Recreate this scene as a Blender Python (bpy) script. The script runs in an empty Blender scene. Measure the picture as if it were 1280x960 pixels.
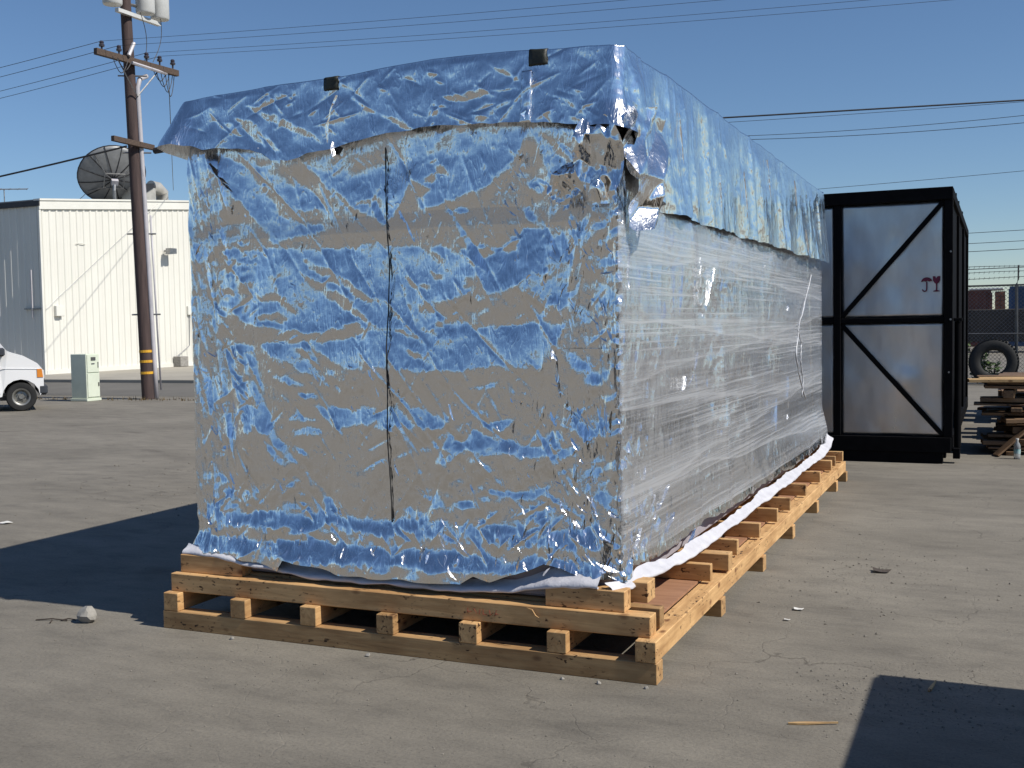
import bpy, bmesh, math, random
import numpy as np
from math import sin, cos, radians, pi
from mathutils import Matrix, Vector

sc = bpy.context.scene
COL = sc.collection
random.seed(11)

# ------------------------------------------------------------------ camera
cam = bpy.data.objects.new('camera', bpy.data.cameras.new('camera'))
COL.objects.link(cam)
cam.data.sensor_width = 36.0
cam.data.lens = 1389.07 / 1280 * 36
cam.data.clip_end = 4000
_yaw, _pitch, _roll = 0.41295, 0.05305, 0.017565
_f = Vector((-sin(_yaw) * cos(_pitch), cos(_yaw) * cos(_pitch), -sin(_pitch)))
_r = Vector((cos(_yaw), sin(_yaw), 0))
_u = _r.cross(_f)
_r2 = _r * cos(_roll) - _u * sin(_roll)
_u2 = _u * cos(_roll) + _r * sin(_roll)
cam.matrix_world = Matrix(((_r2.x, _u2.x, -_f.x, 0), (_r2.y, _u2.y, -_f.y, 0), (_r2.z, _u2.z, -_f.z, 1.48227), (0, 0, 0, 1)))
sc.camera = cam

# ------------------------------------------------------------------ sky and sun
SUN_EL, SUN_AZ = radians(45.5), math.atan2(-0.03, 1.0)
w = bpy.data.worlds.new('World')
sc.world = w
w.use_nodes = True
nt = w.node_tree
sky = nt.nodes.new('ShaderNodeTexSky')
sky.sky_type = 'NISHITA'
sky.sun_disc = False
sky.sun_elevation = SUN_EL
sky.sun_rotation = pi / 2 - SUN_AZ
sky.air_density, sky.dust_density, sky.ozone_density, sky.altitude = 1.0, 0.0, 6.0, 300
hs = nt.nodes.new('ShaderNodeHueSaturation')
hs.inputs['Saturation'].default_value = 1.02
hs.inputs['Hue'].default_value = 0.501
nt.links.new(sky.outputs[0], hs.inputs['Color'])
bg = nt.nodes['Background']
nt.links.new(hs.outputs[0], bg.inputs[0])
bg.inputs[1].default_value = 0.094
sun = bpy.data.objects.new('sun', bpy.data.lights.new('sun', 'SUN'))
COL.objects.link(sun)
sun.data.energy = 5.0
sun.data.angle = radians(0.5)
sun.data.color = (1.0, 0.95, 0.86)
sun.rotation_euler = Vector((cos(SUN_AZ) * cos(SUN_EL), sin(SUN_AZ) * cos(SUN_EL), sin(SUN_EL))).to_track_quat('Z', 'Y').to_euler()
sun.location = (30, 2, 30)
sc.view_settings.view_transform = 'Standard'
sc.view_settings.look = 'None'
sc.view_settings.exposure = 0.0
sc.view_settings.gamma = 1.0
sc.view_settings.use_curve_mapping = False
sc.render.engine = 'CYCLES'
sc.cycles.caustics_reflective = False
sc.cycles.caustics_refractive = False
sc.cycles.sample_clamp_indirect = 4.0
sc.cycles.transparent_max_bounces = 16
sc.cycles.max_bounces = 12
sc.cycles.glossy_bounces = 8

# ------------------------------------------------------------------ materials
def nodes_of(name):
    m = bpy.data.materials.new(name)
    m.use_nodes = True
    t = m.node_tree
    return m, t, t.nodes['Principled BSDF']

def tex(t, kind, coord='Object', scale=(1, 1, 1), rot=(0, 0, 0), **kw):
    tc = t.nodes.new('ShaderNodeTexCoord')
    mp = t.nodes.new('ShaderNodeMapping')
    mp.inputs['Scale'].default_value = scale
    mp.inputs['Rotation'].default_value = rot
    t.links.new(tc.outputs[coord], mp.inputs[0])
    n = t.nodes.new(kind)
    t.links.new(mp.outputs[0], n.inputs['Vector'])
    for k, v in kw.items():
        if k in n.inputs:
            n.inputs[k].default_value = v
        else:
            setattr(n, k, v)
    return n

def ramp(t, src, stops):
    r = t.nodes.new('ShaderNodeValToRGB')
    els = r.color_ramp.elements
    while len(els) < len(stops):
        els.new(0.5)
    for e, (p, c) in zip(els, stops):
        e.position = p
        e.color = (*c, 1) if len(c) == 3 else c
    t.links.new(src, r.inputs[0])
    return r

def mixc(t, a, b, fac, mode='MIX'):
    m = t.nodes.new('ShaderNodeMix')
    m.data_type = 'RGBA'
    m.blend_type = mode
    for sock, v in ((0, fac), (6, a), (7, b)):
        if hasattr(v, 'is_linked') or hasattr(v, 'links'):
            t.links.new(v, m.inputs[sock])
        elif sock == 0:
            m.inputs[0].default_value = v
        else:
            m.inputs[sock].default_value = (*v, 1)
    return m.outputs[2]

def bump(t, b, src, strength, dist, prev=None):
    n = t.nodes.new('ShaderNodeBump')
    n.inputs['Strength'].default_value = strength
    n.inputs['Distance'].default_value = dist
    t.links.new(src, n.inputs['Height'])
    if prev:
        t.links.new(prev, n.inputs['Normal'])
    if b:
        t.links.new(n.outputs[0], b.inputs['Normal'])
    return n.outputs[0]

def pm(name, c1, c2=None, scale=6.0, rough=0.7, metal=0.0, bmp=0.0, stretch=(1, 1, 1), vary=0.0, dist=0.01, detail=5):
    m, t, b = nodes_of(name)
    b.inputs['Roughness'].default_value = rough
    b.inputs['Metallic'].default_value = metal
    c2 = c2 or tuple(v * 0.8 for v in c1)
    n = tex(t, 'ShaderNodeTexNoise', scale=tuple(scale * s for s in stretch), Scale=1.0, Detail=detail, Roughness=0.6)
    col = ramp(t, n.outputs['Fac'], [(0.32, c2), (0.68, c1)]).outputs[0]
    if vary:
        oi = t.nodes.new('ShaderNodeObjectInfo')
        hsv = t.nodes.new('ShaderNodeHueSaturation')
        mr = t.nodes.new('ShaderNodeMapRange')
        mr.inputs['To Min'].default_value = 1 - vary
        mr.inputs['To Max'].default_value = 1 + vary
        t.links.new(oi.outputs['Random'], mr.inputs['Value'])
        t.links.new(mr.outputs[0], hsv.inputs['Value'])
        t.links.new(col, hsv.inputs['Color'])
        col = hsv.outputs[0]
    t.links.new(col, b.inputs['Base Color'])
    if bmp:
        bump(t, b, n.outputs['Fac'], bmp, dist)
    return m

def wood_mat(name, light, dark, knot=True, vary=0.16, rough=0.75):
    """sawn softwood, grain along local X, dark nail heads and knots, stray grading smudges"""
    m, t, b = nodes_of(name)
    b.inputs['Roughness'].default_value = rough
    oi = t.nodes.new('ShaderNodeObjectInfo')
    tc = t.nodes.new('ShaderNodeTexCoord')
    off = t.nodes.new('ShaderNodeVectorMath')
    off.operation = 'ADD'
    mul = t.nodes.new('ShaderNodeVectorMath')
    mul.operation = 'SCALE'
    mul.inputs[0].default_value = (7.0, 5.0, 3.0)
    t.links.new(oi.outputs['Random'], mul.inputs['Scale'])
    t.links.new(tc.outputs['Object'], off.inputs[0])
    t.links.new(mul.outputs[0], off.inputs[1])
    def noise(scale, detail=4, rgh=0.6, dist=0.0):
        mp = t.nodes.new('ShaderNodeMapping')
        mp.inputs['Scale'].default_value = scale
        t.links.new(off.outputs[0], mp.inputs[0])
        n = t.nodes.new('ShaderNodeTexNoise')
        n.inputs['Scale'].default_value = 1.0
        n.inputs['Detail'].default_value = detail
        n.inputs['Roughness'].default_value = rgh
        n.inputs['Distortion'].default_value = dist
        t.links.new(mp.outputs[0], n.inputs['Vector'])
        return n.outputs['Fac']
    grain = noise((2.2, 38, 38), 5, 0.65, 0.4)
    c = ramp(t, grain, [(0.3, dark), (0.62, light)]).outputs[0]
    blot = ramp(t, noise((3.5, 9, 9), 3), [(0.35, (0.62, 0.55, 0.48)), (0.6, (1, 1, 1))]).outputs[0]
    c = mixc(t, c, blot, 0.75, 'MULTIPLY')
    smud = ramp(t, noise((26, 60, 60), 2), [(0.60, (1, 1, 1)), (0.66, (0.12, 0.09, 0.07))]).outputs[0]
    gate = ramp(t, noise((4, 7, 7), 1), [(0.46, (0, 0, 0)), (0.58, (1, 1, 1))]).outputs[0]
    c = mixc(t, c, mixc(t, c, smud, 1.0, 'MULTIPLY'), gate)
    if knot:
        mp = t.nodes.new('ShaderNodeMapping')
        mp.inputs['Scale'].default_value = (5, 9, 9)
        t.links.new(off.outputs[0], mp.inputs[0])
        v = t.nodes.new('ShaderNodeTexVoronoi')
        v.inputs['Scale'].default_value = 1.0
        t.links.new(mp.outputs[0], v.inputs['Vector'])
        k = ramp(t, v.outputs['Distance'], [(0.07, (0.2, 0.09, 0.04)), (0.17, (1, 1, 1))]).outputs[0]
        c = mixc(t, c, k, 0.8, 'MULTIPLY')
    mr = t.nodes.new('ShaderNodeMapRange')
    mr.inputs['To Min'].default_value = 1 - vary
    mr.inputs['To Max'].default_value = 1 + vary
    hsv = t.nodes.new('ShaderNodeHueSaturation')
    t.links.new(oi.outputs['Random'], mr.inputs['Value'])
    t.links.new(mr.outputs[0], hsv.inputs['Value'])
    t.links.new(c, hsv.inputs['Color'])
    t.links.new(hsv.outputs[0], b.inputs['Base Color'])
    bump(t, b, grain, 0.35, 0.004)
    return m

M = {}
M['pine'] = wood_mat('pine', (0.60, 0.375, 0.17), (0.42, 0.24, 0.10), vary=0.24)
M['old_wood'] = wood_mat('old_wood', (0.26, 0.16, 0.085), (0.12, 0.07, 0.04), vary=0.35)
M['tan_wood'] = wood_mat('tan_wood', (0.55, 0.38, 0.19), (0.4, 0.25, 0.12), vary=0.2)
M['plywood'] = pm('plywood', (0.38, 0.20, 0.115), (0.29, 0.145, 0.08), 3, 0.7, 0, 0.1, (1.0, 12, 12))
M['crate_ply'] = pm('crate_ply', (0.42, 0.29, 0.15), (0.3, 0.19, 0.1), 3, 0.75, 0, 0.1, (10, 1, 1))
M['black'] = pm('black_paint', (0.007, 0.007, 0.008), (0.004, 0.004, 0.005), 9, 0.75)
M['black'].node_tree.nodes['Principled BSDF'].inputs['Specular IOR Level'].default_value = 0.06
M['liner'] = pm('grey_liner', (0.42, 0.40, 0.45), (0.33, 0.32, 0.36), 6, 0.5, 0, 0.3)
M['pale_wall'] = pm('pale_wall', (0.66, 0.65, 0.61), (0.56, 0.55, 0.52), 0.3, 0.7)
M['tape_black'] = pm('black_tape', (0.02, 0.021, 0.012), (0.011, 0.012, 0.007), 40, 0.5, 0, 0.3)
M['cord'] = pm('dark_cord', (0.02, 0.02, 0.022), None, 30, 0.6)
M['white_sheet'] = pm('white_sheet', (0.66, 0.655, 0.69), (0.54, 0.535, 0.58), 9, 0.45, 0, 0.5, dist=0.02)
M['pole_wood'] = pm('pole_wood', (0.085, 0.055, 0.05), (0.045, 0.03, 0.028), 3, 0.85, 0, 0.5, (6, 6, 0.5))
M['arm_wood'] = pm('arm_wood', (0.11, 0.075, 0.055), (0.06, 0.04, 0.03), 4, 0.85, 0, 0.4, (8, 1, 8))
M['conduit'] = pm('conduit', (0.50, 0.48, 0.51), (0.4, 0.385, 0.4), 3, 0.45)
M['can'] = pm('transformer_can', (0.62, 0.62, 0.6), (0.5, 0.5, 0.48), 3, 0.4)
M['steel'] = pm('steel', (0.34, 0.34, 0.34), (0.22, 0.22, 0.22), 12, 0.45, 0.8)
M['porcelain'] = pm('insulator', (0.05, 0.045, 0.06), None, 8, 0.25)
M['yellow'] = pm('yellow_band', (0.75, 0.42, 0.03), (0.6, 0.3, 0.02), 12, 0.6)
M['wire'] = pm('line_wire', (0.035, 0.035, 0.04), None, 5, 0.6)
M['cream'] = pm('cream_metal', (0.74, 0.725, 0.66), (0.70, 0.685, 0.62), 0.7, 0.5)
M['cream_trim'] = pm('cream_trim', (0.76, 0.75, 0.69), (0.70, 0.69, 0.63), 1.5, 0.5)
M['roofing'] = pm('roofing', (0.3, 0.3, 0.29), None, 2, 0.8)
M['dish'] = pm('dish_mesh', (0.27, 0.275, 0.28), (0.21, 0.215, 0.22), 5, 0.5, 0.3)
M['dark_metal'] = pm('dark_metal', (0.05, 0.05, 0.055), None, 5, 0.5, 0.4)
M['duct'] = pm('duct', (0.55, 0.52, 0.46), (0.42, 0.4, 0.36), 4, 0.4, 0.3)
M['cabinet'] = pm('cabinet_green', (0.68, 0.73, 0.60), (0.62, 0.67, 0.55), 5, 0.45)
M['cab_dark'] = pm('cabinet_meter', (0.1, 0.1, 0.1), None, 5, 0.4)
M['van_white'] = pm('van_paint', (0.82, 0.82, 0.82), (0.78, 0.78, 0.78), 1, 0.25)
M['glass_dark'] = pm('dark_glass', (0.02, 0.03, 0.025), (0.015, 0.02, 0.018), 1, 0.05)
M['rubber'] = pm('rubber', (0.018, 0.018, 0.018), (0.011, 0.011, 0.011), 20, 0.8, 0, 0.3)
M['rim'] = pm('rim', (0.32, 0.31, 0.29), (0.22, 0.22, 0.2), 12, 0.4, 0.6)
M['bumper'] = pm('bumper_plastic', (0.045, 0.05, 0.06), None, 8, 0.5)
M['orange'] = pm('orange_lens', (0.8, 0.28, 0.04), None, 5, 0.25)
M['lamp_glass'] = pm('lamp_glass', (0.6, 0.6, 0.58), None, 5, 0.1)
M['maroon'] = pm('maroon_stencil', (0.18, 0.012, 0.05), (0.11, 0.01, 0.035), 30, 0.6)
M['red_box'] = pm('red_container', (0.16, 0.05, 0.035), (0.10, 0.035, 0.028), 0.8, 0.7)
M['brick'] = pm('brick_orange', (0.32, 0.13, 0.075), (0.22, 0.09, 0.05), 6, 0.85)
M['blue_box'] = pm('blue_container', (0.035, 0.075, 0.17), (0.025, 0.05, 0.11), 0.8, 0.6)
M['dark_box'] = pm('brown_trailer', (0.045, 0.037, 0.033), (0.03, 0.025, 0.022), 0.7, 0.8)
M['white_paint'] = pm('white_paint', (0.75, 0.75, 0.72), None, 3, 0.6)
M['galv_wire'] = pm('galvanised_wire', (0.20, 0.20, 0.21), (0.13, 0.13, 0.14), 5, 0.5, 0.5)
M['pipe'] = pm('fence_pipe', (0.10, 0.10, 0.105), (0.07, 0.07, 0.07), 5, 0.5, 0.4)
M['leaf'] = pm('weed_leaf', (0.07, 0.12, 0.025), (0.04, 0.08, 0.015), 9, 0.6)
M['concrete'] = pm('apron_concrete', (0.37, 0.34, 0.285), (0.30, 0.275, 0.23), 0.7, 0.9, 0, 0.15)
M['asphalt'] = pm('asphalt', (0.15, 0.139, 0.122), (0.11, 0.102, 0.09), 0.5, 0.9, 0, 0.2, detail=9)
M['stone'] = pm('stone', (0.36, 0.34, 0.31), (0.22, 0.21, 0.19), 14, 0.9, 0, 0.3)
M['pebble'] = pm('pebble', (0.24, 0.22, 0.19), (0.13, 0.12, 0.10), 3, 0.9)
M['paper'] = pm('paper', (0.7, 0.69, 0.66), None, 10, 0.8)
M['twig'] = pm('twig', (0.06, 0.045, 0.035), None, 20, 0.8)
M['bottle_plastic'] = None
M['water_label'] = pm('bottle_label', (0.08, 0.3, 0.32), (0.5, 0.6, 0.6), 30, 0.5)

def foil_material():
    m, t, b = nodes_of('aluminised_foil')
    b.inputs['Metallic'].default_value = 1.0
    b.inputs['Base Color'].default_value = (0.91, 0.915, 0.92, 1)
    n1 = tex(t, 'ShaderNodeTexNoise', scale=(1, 1, 1), Scale=9.0, Detail=4.0, Roughness=0.6)
    r = ramp(t, n1.outputs['Fac'], [(0.35, (0.05, 0.05, 0.05)), (0.7, (0.15, 0.15, 0.15))])
    t.links.new(r.outputs[0], b.inputs['Roughness'])
    # fine crinkle, plus hairline creases running in two slants
    n2 = tex(t, 'ShaderNodeTexNoise', scale=(1, 1, 1), Scale=42.0, Detail=4.0, Roughness=0.62)
    p = bump(t, None, n2.outputs['Fac'], 0.24, 0.0045)
    for rot, sc_, seed in (((0.0, 0.7, 0.0), (26, 14, 5), 3.0), ((0.0, -0.6, 0.0), (24, 14, 6), 8.0)):
        n = tex(t, 'ShaderNodeTexNoise', scale=sc_, rot=rot, Scale=1.0, Detail=2.0, Roughness=0.5, Distortion=0.6)
        n.inputs['Vector'].links[0].from_node.inputs['Location'].default_value = (seed, seed * 2, seed)
        ab = t.nodes.new('ShaderNodeMath')
        ab.operation = 'SUBTRACT'
        ab.inputs[1].default_value = 0.5
        t.links.new(n.outputs['Fac'], ab.inputs[0])
        a2 = t.nodes.new('ShaderNodeMath')
        a2.operation = 'ABSOLUTE'
        t.links.new(ab.outputs[0], a2.inputs[0])
        rr = ramp(t, a2.outputs[0], [(0.0, (1, 1, 1)), (0.05, (0.25, 0.25, 0.25)), (0.10, (0, 0, 0))])
        p = bump(t, None, rr.outputs[0], 0.26, 0.004, p)
    n3 = tex(t, 'ShaderNodeTexNoise', scale=(1, 1, 1), Scale=15.0, Detail=2.0, Roughness=0.5)
    p = bump(t, b, n3.outputs['Fac'], 0.14, 0.012, p)
    # the micro-crinkle scatters a little light widely
    g = t.nodes.new('ShaderNodeBsdfGlossy')
    g.inputs['Color'].default_value = (0.92, 0.92, 0.92, 1)
    g.inputs['Roughness'].default_value = 0.25
    t.links.new(p, g.inputs['Normal'])
    mx = t.nodes.new('ShaderNodeMixShader')
    mx.inputs[0].default_value = 0.36
    t.links.new(b.outputs[0], mx.inputs[1])
    t.links.new(g.outputs[0], mx.inputs[2])
    t.links.new(mx.outputs[0], t.nodes['Material Output'].inputs[0])
    return m
M['foil'] = foil_material()

def film_material(name, base=0.16, streak=0.5):
    """stretch film: clear plastic pulled into fine whitish streaks"""
    m, t, b = nodes_of(name)
    t.nodes.remove(b)
    out = t.nodes['Material Output']
    tr = t.nodes.new('ShaderNodeBsdfTransparent')
    tr.inputs[0].default_value = (0.93, 0.94, 0.96, 1)
    gl = t.nodes.new('ShaderNodeBsdfGlossy')
    gl.inputs['Roughness'].default_value = 0.22
    gl.inputs['Color'].default_value = (0.9, 0.92, 0.95, 1)
    df = t.nodes.new('ShaderNodeBsdfTranslucent')
    df.inputs['Color'].default_value = (0.75, 0.77, 0.8, 1)
    d2 = t.nodes.new('ShaderNodeBsdfDiffuse')
    d2.inputs['Color'].default_value = (0.80, 0.82, 0.86, 1)
    a = t.nodes.new('ShaderNodeMixShader')
    a.inputs[0].default_value = 0.75
    t.links.new(df.outputs[0], a.inputs[1])
    t.links.new(d2.outputs[0], a.inputs[2])
    g = t.nodes.new('ShaderNodeMixShader')
    g.inputs[0].default_value = 0.45
    t.links.new(a.outputs[0], g.inputs[1])
    t.links.new(gl.outputs[0], g.inputs[2])
    uv = t.nodes.new('ShaderNodeUVMap')
    def streaks(sx, sy, rot, det):
        mp = t.nodes.new('ShaderNodeMapping')
        mp.inputs['Rotation'].default_value = (0, 0, rot)
        mp.inputs['Scale'].default_value = (sx, sy, 1)
        t.links.new(uv.outputs[0], mp.inputs[0])
        n = t.nodes.new('ShaderNodeTexNoise')
        n.inputs['Scale'].default_value = 1
        n.inputs['Detail'].default_value = det
        n.inputs['Roughness'].default_value = 0.7
        t.links.new(mp.outputs[0], n.inputs['Vector'])
        return n.outputs['Fac']
    f1 = ramp(t, streaks(0.5, 60, 0.02, 4), [(0.47, (0, 0, 0)), (0.66, (1, 1, 1))]).outputs[0]
    f2 = ramp(t, streaks(0.7, 95, -0.05, 3), [(0.5, (0, 0, 0)), (0.68, (1, 1, 1))]).outputs[0]
    f3 = ramp(t, streaks(0.35, 4.2, 0.03, 2), [(0.38, (0.25, 0.25, 0.25)), (0.68, (1, 1, 1))]).outputs[0]
    s = mixc(t, f1, f2, 0.5, 'ADD')
    def bands(period, slope, seed):
        sep = t.nodes.new('ShaderNodeSeparateXYZ')
        t.links.new(uv.outputs[0], sep.inputs[0])
        nz = streaks(0.8, 1.2, 0.0, 1)
        def math_(op, a, b):
            n = t.nodes.new('ShaderNodeMath')
            n.operation = op
            for i, v in enumerate((a, b)):
                if v is None:
                    continue
                if hasattr(v, 'links'):
                    t.links.new(v, n.inputs[i])
                else:
                    n.inputs[i].default_value = v
            return n.outputs[0]
        v = math_('ADD', math_('MULTIPLY', sep.outputs[0], slope), sep.outputs[1])
        v = math_('ADD', v, math_('MULTIPLY', nz, 0.10))
        v = math_('FRACT', math_('ADD', math_('DIVIDE', v, period), seed), None)
        return ramp(t, v, [(0.0, (0.35, 0.35, 0.35)), (0.02, (1, 1, 1)), (0.06, (0.55, 0.55, 0.55)), (0.35, (0.2, 0.2, 0.2)), (0.75, (0.02, 0.02, 0.02)), (1.0, (0.3, 0.3, 0.3))]).outputs[0]
    b1, b2 = bands(0.37, 0.035, 0.1), bands(0.52, -0.055, 0.45)
    bb = mixc(t, b1, b2, 0.8, 'ADD')
    s = mixc(t, s, f3, 1.0, 'MULTIPLY')
    s = mixc(t, s, bb, 0.70 if streak > 0.3 else 0.0, 'ADD')
    mr = t.nodes.new('ShaderNodeMapRange')
    mr.inputs['To Min'].default_value = base
    mr.inputs['To Max'].default_value = base + streak
    t.links.new(s, mr.inputs['Value'])
    mx = t.nodes.new('ShaderNodeMixShader')
    t.links.new(mr.outputs[0], mx.inputs[0])
    t.links.new(tr.outputs[0], mx.inputs[1])
    t.links.new(g.outputs[0], mx.inputs[2])
    t.links.new(mx.outputs[0], out.inputs[0])
    return m
M['film'] = film_material('stretch_film', 0.04, 0.70)
M['film_front'] = film_material('stretch_film_front', 0.05, 0.14)

def galv_material():
    m, t, b = nodes_of('galvanised_sheet')
    b.inputs['Metallic'].default_value = 1.0
    n = tex(t, 'ShaderNodeTexNoise', scale=(2.5, 2.5, 1.0), Scale=1.0, Detail=5.0, Roughness=0.65)
    t.links.new(ramp(t, n.outputs['Fac'], [(0.3, (0.44, 0.44, 0.45)), (0.7, (0.56, 0.56, 0.57))]).outputs[0], b.inputs['Base Color'])
    t.links.new(ramp(t, n.outputs['Fac'], [(0.3, (0.42,) * 3), (0.7, (0.26,) * 3)]).outputs[0], b.inputs['Roughness'])
    n2 = tex(t, 'ShaderNodeTexNoise', scale=(2.6, 2.6, 1.6), Scale=1.0, Detail=2.0)
    bump(t, b, n2.outputs['Fac'], 0.5, 0.06)
    return m
M['galv'] = galv_material()

def bottle_mat():
    m, t, b = nodes_of('clear_bottle')
    b.inputs['Base Color'].default_value = (0.8, 0.85, 0.88, 1)
    b.inputs['Roughness'].default_value = 0.08
    b.inputs['Transmission Weight'].default_value = 0.7
    b.inputs['IOR'].default_value = 1.3
    return m
M['bottle_plastic'] = bottle_mat()

def ground_material():
    m, t, b = nodes_of('yard_ground')
    b.inputs['Roughness'].default_value = 0.92
    big = tex(t, 'ShaderNodeTexNoise', scale=(0.35, 0.55, 1), Scale=1.0, Detail=6.0, Roughness=0.62)
    c = ramp(t, big.outputs['Fac'], [(0.3, (0.152, 0.138, 0.115)), (0.52, (0.198, 0.181, 0.152)), (0.72, (0.238, 0.218, 0.183))]).outputs[0]
    mid = tex(t, 'ShaderNodeTexNoise', scale=(2.2, 5.0, 1), rot=(0, 0, 0.25), Scale=1.0, Detail=6.0, Roughness=0.7)
    c = mixc(t, c, ramp(t, mid.outputs['Fac'], [(0.28, (0.58, 0.57, 0.57)), (0.46, (0.88, 0.87, 0.86)), (0.64, (1.08, 1.07, 1.05))]).outputs[0], 0.8, 'MULTIPLY')
    fine = tex(t, 'ShaderNodeTexNoise', Scale=70.0, Detail=5.0, Roughness=0.75)
    c = mixc(t, c, ramp(t, fine.outputs['Fac'], [(0.28, (0.62, 0.61, 0.6)), (0.5, (1, 1, 1)), (0.72, (1.22, 1.2, 1.17))]).outputs[0], 0.75, 'MULTIPLY')
    grit = tex(t, 'ShaderNodeTexVoronoi', Scale=38.0)
    c = mixc(t, c, ramp(t, grit.outputs['Distance'], [(0.06, (0.35, 0.34, 0.33)), (0.13, (1, 1, 1))]).outputs[0], 0.6, 'MULTIPLY')
    # hairline cracks, gated so that only some show
    wob = tex(t, 'ShaderNodeTexNoise', Scale=2.4, Detail=5.0)
    tc = t.nodes.new('ShaderNodeTexCoord')
    add = t.nodes.new('ShaderNodeVectorMath')
    add.operation = 'MULTIPLY_ADD'
    add.inputs[1].default_value = (0.55, 0.55, 0.55)
    t.links.new(wob.outputs['Color'], add.inputs[0])
    t.links.new(tc.outputs['Object'], add.inputs[2])
    cr = t.nodes.new('ShaderNodeTexVoronoi')
    cr.feature = 'DISTANCE_TO_EDGE'
    cr.inputs['Scale'].default_value = 1.15
    t.links.new(add.outputs[0], cr.inputs['Vector'])
    crk = ramp(t, cr.outputs['Distance'], [(0.0, (0.45, 0.44, 0.43)), (0.007, (1, 1, 1))]).outputs[0]
    gate = ramp(t, tex(t, 'ShaderNodeTexNoise', Scale=0.8, Detail=2.0).outputs['Fac'], [(0.50, (0, 0, 0)), (0.62, (1, 1, 1))]).outputs[0]
    c = mixc(t, c, mixc(t, c, crk, 1.0, 'MULTIPLY'), gate)
    # oil and tyre stains
    st = tex(t, 'ShaderNodeTexNoise', scale=(0.9, 1.6, 1), Scale=1.0, Detail=3.0)
    c = mixc(t, c, ramp(t, st.outputs['Fac'], [(0.66, (1, 1, 1)), (0.74, (0.66, 0.64, 0.63))]).outputs[0], 0.9, 'MULTIPLY')
    t.links.new(c, b.inputs['Base Color'])
    p = bump(t, None, mid.outputs['Fac'], 0.35, 0.03)
    p = bump(t, None, crk, 0.4, 0.006, p)
    bump(t, b, fine.outputs['Fac'], 0.55, 0.006, p)
    return m
M['ground'] = ground_material()

# ------------------------------------------------------------------ mesh helpers
class MB:
    """collects shapes into one mesh"""
    def __init__(s):
        s.v, s.f = [], []
    def add(s, vs, fs):
        o = len(s.v)
        s.v += [tuple(v) for v in vs]
        s.f += [tuple(i + o for i in f) for f in fs]
        return s
    def box(s, x0, x1, y0, y1, z0, z1, bev=0.0, mat=None):
        if bev > 0:
            bm = bmesh.new()
            bmesh.ops.create_cube(bm, size=1.0, matrix=Matrix.Translation(((x0 + x1) / 2, (y0 + y1) / 2, (z0 + z1) / 2)) @ Matrix.Diagonal((x1 - x0, y1 - y0, z1 - z0, 1)))
            bmesh.ops.bevel(bm, geom=bm.edges[:], offset=bev, segments=1, affect='EDGES')
            bm.verts.index_update()
            vs = [v.co.copy() for v in bm.verts]
            fs = [[v.index for v in f.verts] for f in bm.faces]
            bm.free()
        else:
            vs = [Vector((x, y, z)) for x in (x0, x1) for y in (y0, y1) for z in (z0, z1)]
            fs = [(0, 1, 3, 2), (4, 6, 7, 5), (0, 4, 5, 1), (2, 3, 7, 6), (0, 2, 6, 4), (1, 5, 7, 3)]
        if mat:
            vs = [mat @ v for v in vs]
        return s.add(vs, fs)
    def tube(s, path, r, n=8, cap=True):
        path = [Vector(p) for p in path]
        rs = r if isinstance(r, (list, tuple)) else [r] * len(path)
        vs, fs = [], []
        ref = Vector((0, 0, 1))
        for i, p in enumerate(path):
            d = (path[min(i + 1, len(path) - 1)] - path[max(i - 1, 0)]).normalized()
            if abs(d.dot(ref)) > 0.95:
                ref = Vector((1, 0, 0)) if abs(d.x) < 0.9 else Vector((0, 1, 0))
            a = d.cross(ref).normalized()
            b = d.cross(a)
            ref = a.cross(d) if False else ref
            for k in range(n):
                t = 2 * pi * k / n
                vs.append(p + (a * cos(t) + b * sin(t)) * rs[i])
        for i in range(len(path) - 1):
            for k in range(n):
                k2 = (k + 1) % n
                fs.append((i * n + k, i * n + k2, (i + 1) * n + k2, (i + 1) * n + k))
        if cap:
            fs.append(tuple(range(n))[::-1])
            fs.append(tuple(range((len(path) - 1) * n, len(path) * n)))
        return s.add(vs, fs)
    def lathe(s, prof, n=24, axis='z', mat=None):
        vs, fs = [], []
        for (r, h) in prof:
            for k in range(n):
                t = 2 * pi * k / n
                v = Vector((r * cos(t), r * sin(t), h))
                if axis == 'y':
                    v = Vector((v.x, v.z, v.y))
                if mat:
                    v = mat @ v
                vs.append(v)
        for i in range(len(prof) - 1):
            for k in range(n):
                k2 = (k + 1) % n
                fs.append((i * n + k, i * n + k2, (i + 1) * n + k2, (i + 1) * n + k))
        return s.add(vs, fs)
    def prism(s, poly, lo, hi, plane='xz', mat=None):
        n = len(poly)
        def P(a, b, c):
            v = {'xz': Vector((a, c, b)), 'xy': Vector((a, b, c)), 'yz': Vector((c, a, b))}[plane]
            return mat @ v if mat else v
        vs = [P(a, b, lo) for a, b in poly] + [P(a, b, hi) for a, b in poly]
        fs = [tuple(range(n))[::-1], tuple(range(n, 2 * n))]
        fs += [(i, (i + 1) % n, n + (i + 1) % n, n + i) for i in range(n)]
        return s.add(vs, fs)
    def build(s, name, mat, parent=None, smooth=False, loc=None):
        me = bpy.data.meshes.new(name)
        v = s.v
        if loc is not None:
            v = [(a - loc[0], b - loc[1], c - loc[2]) for a, b, c in v]
        me.from_pydata(v, [], s.f)
        bm = bmesh.new()
        bm.from_mesh(me)
        bmesh.ops.recalc_face_normals(bm, faces=bm.faces[:])
        bm.to_mesh(me)
        bm.free()
        me.materials.append(M[mat])
        if smooth:
            for p in me.polygons:
                p.use_smooth = True
            if smooth == 'auto':
                me.set_sharp_from_angle(angle=radians(38))
        o = bpy.data.objects.new(name, me)
        COL.objects.link(o)
        if loc is not None:
            o.location = loc
        if parent:
            put(o, parent)
        return o

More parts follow.
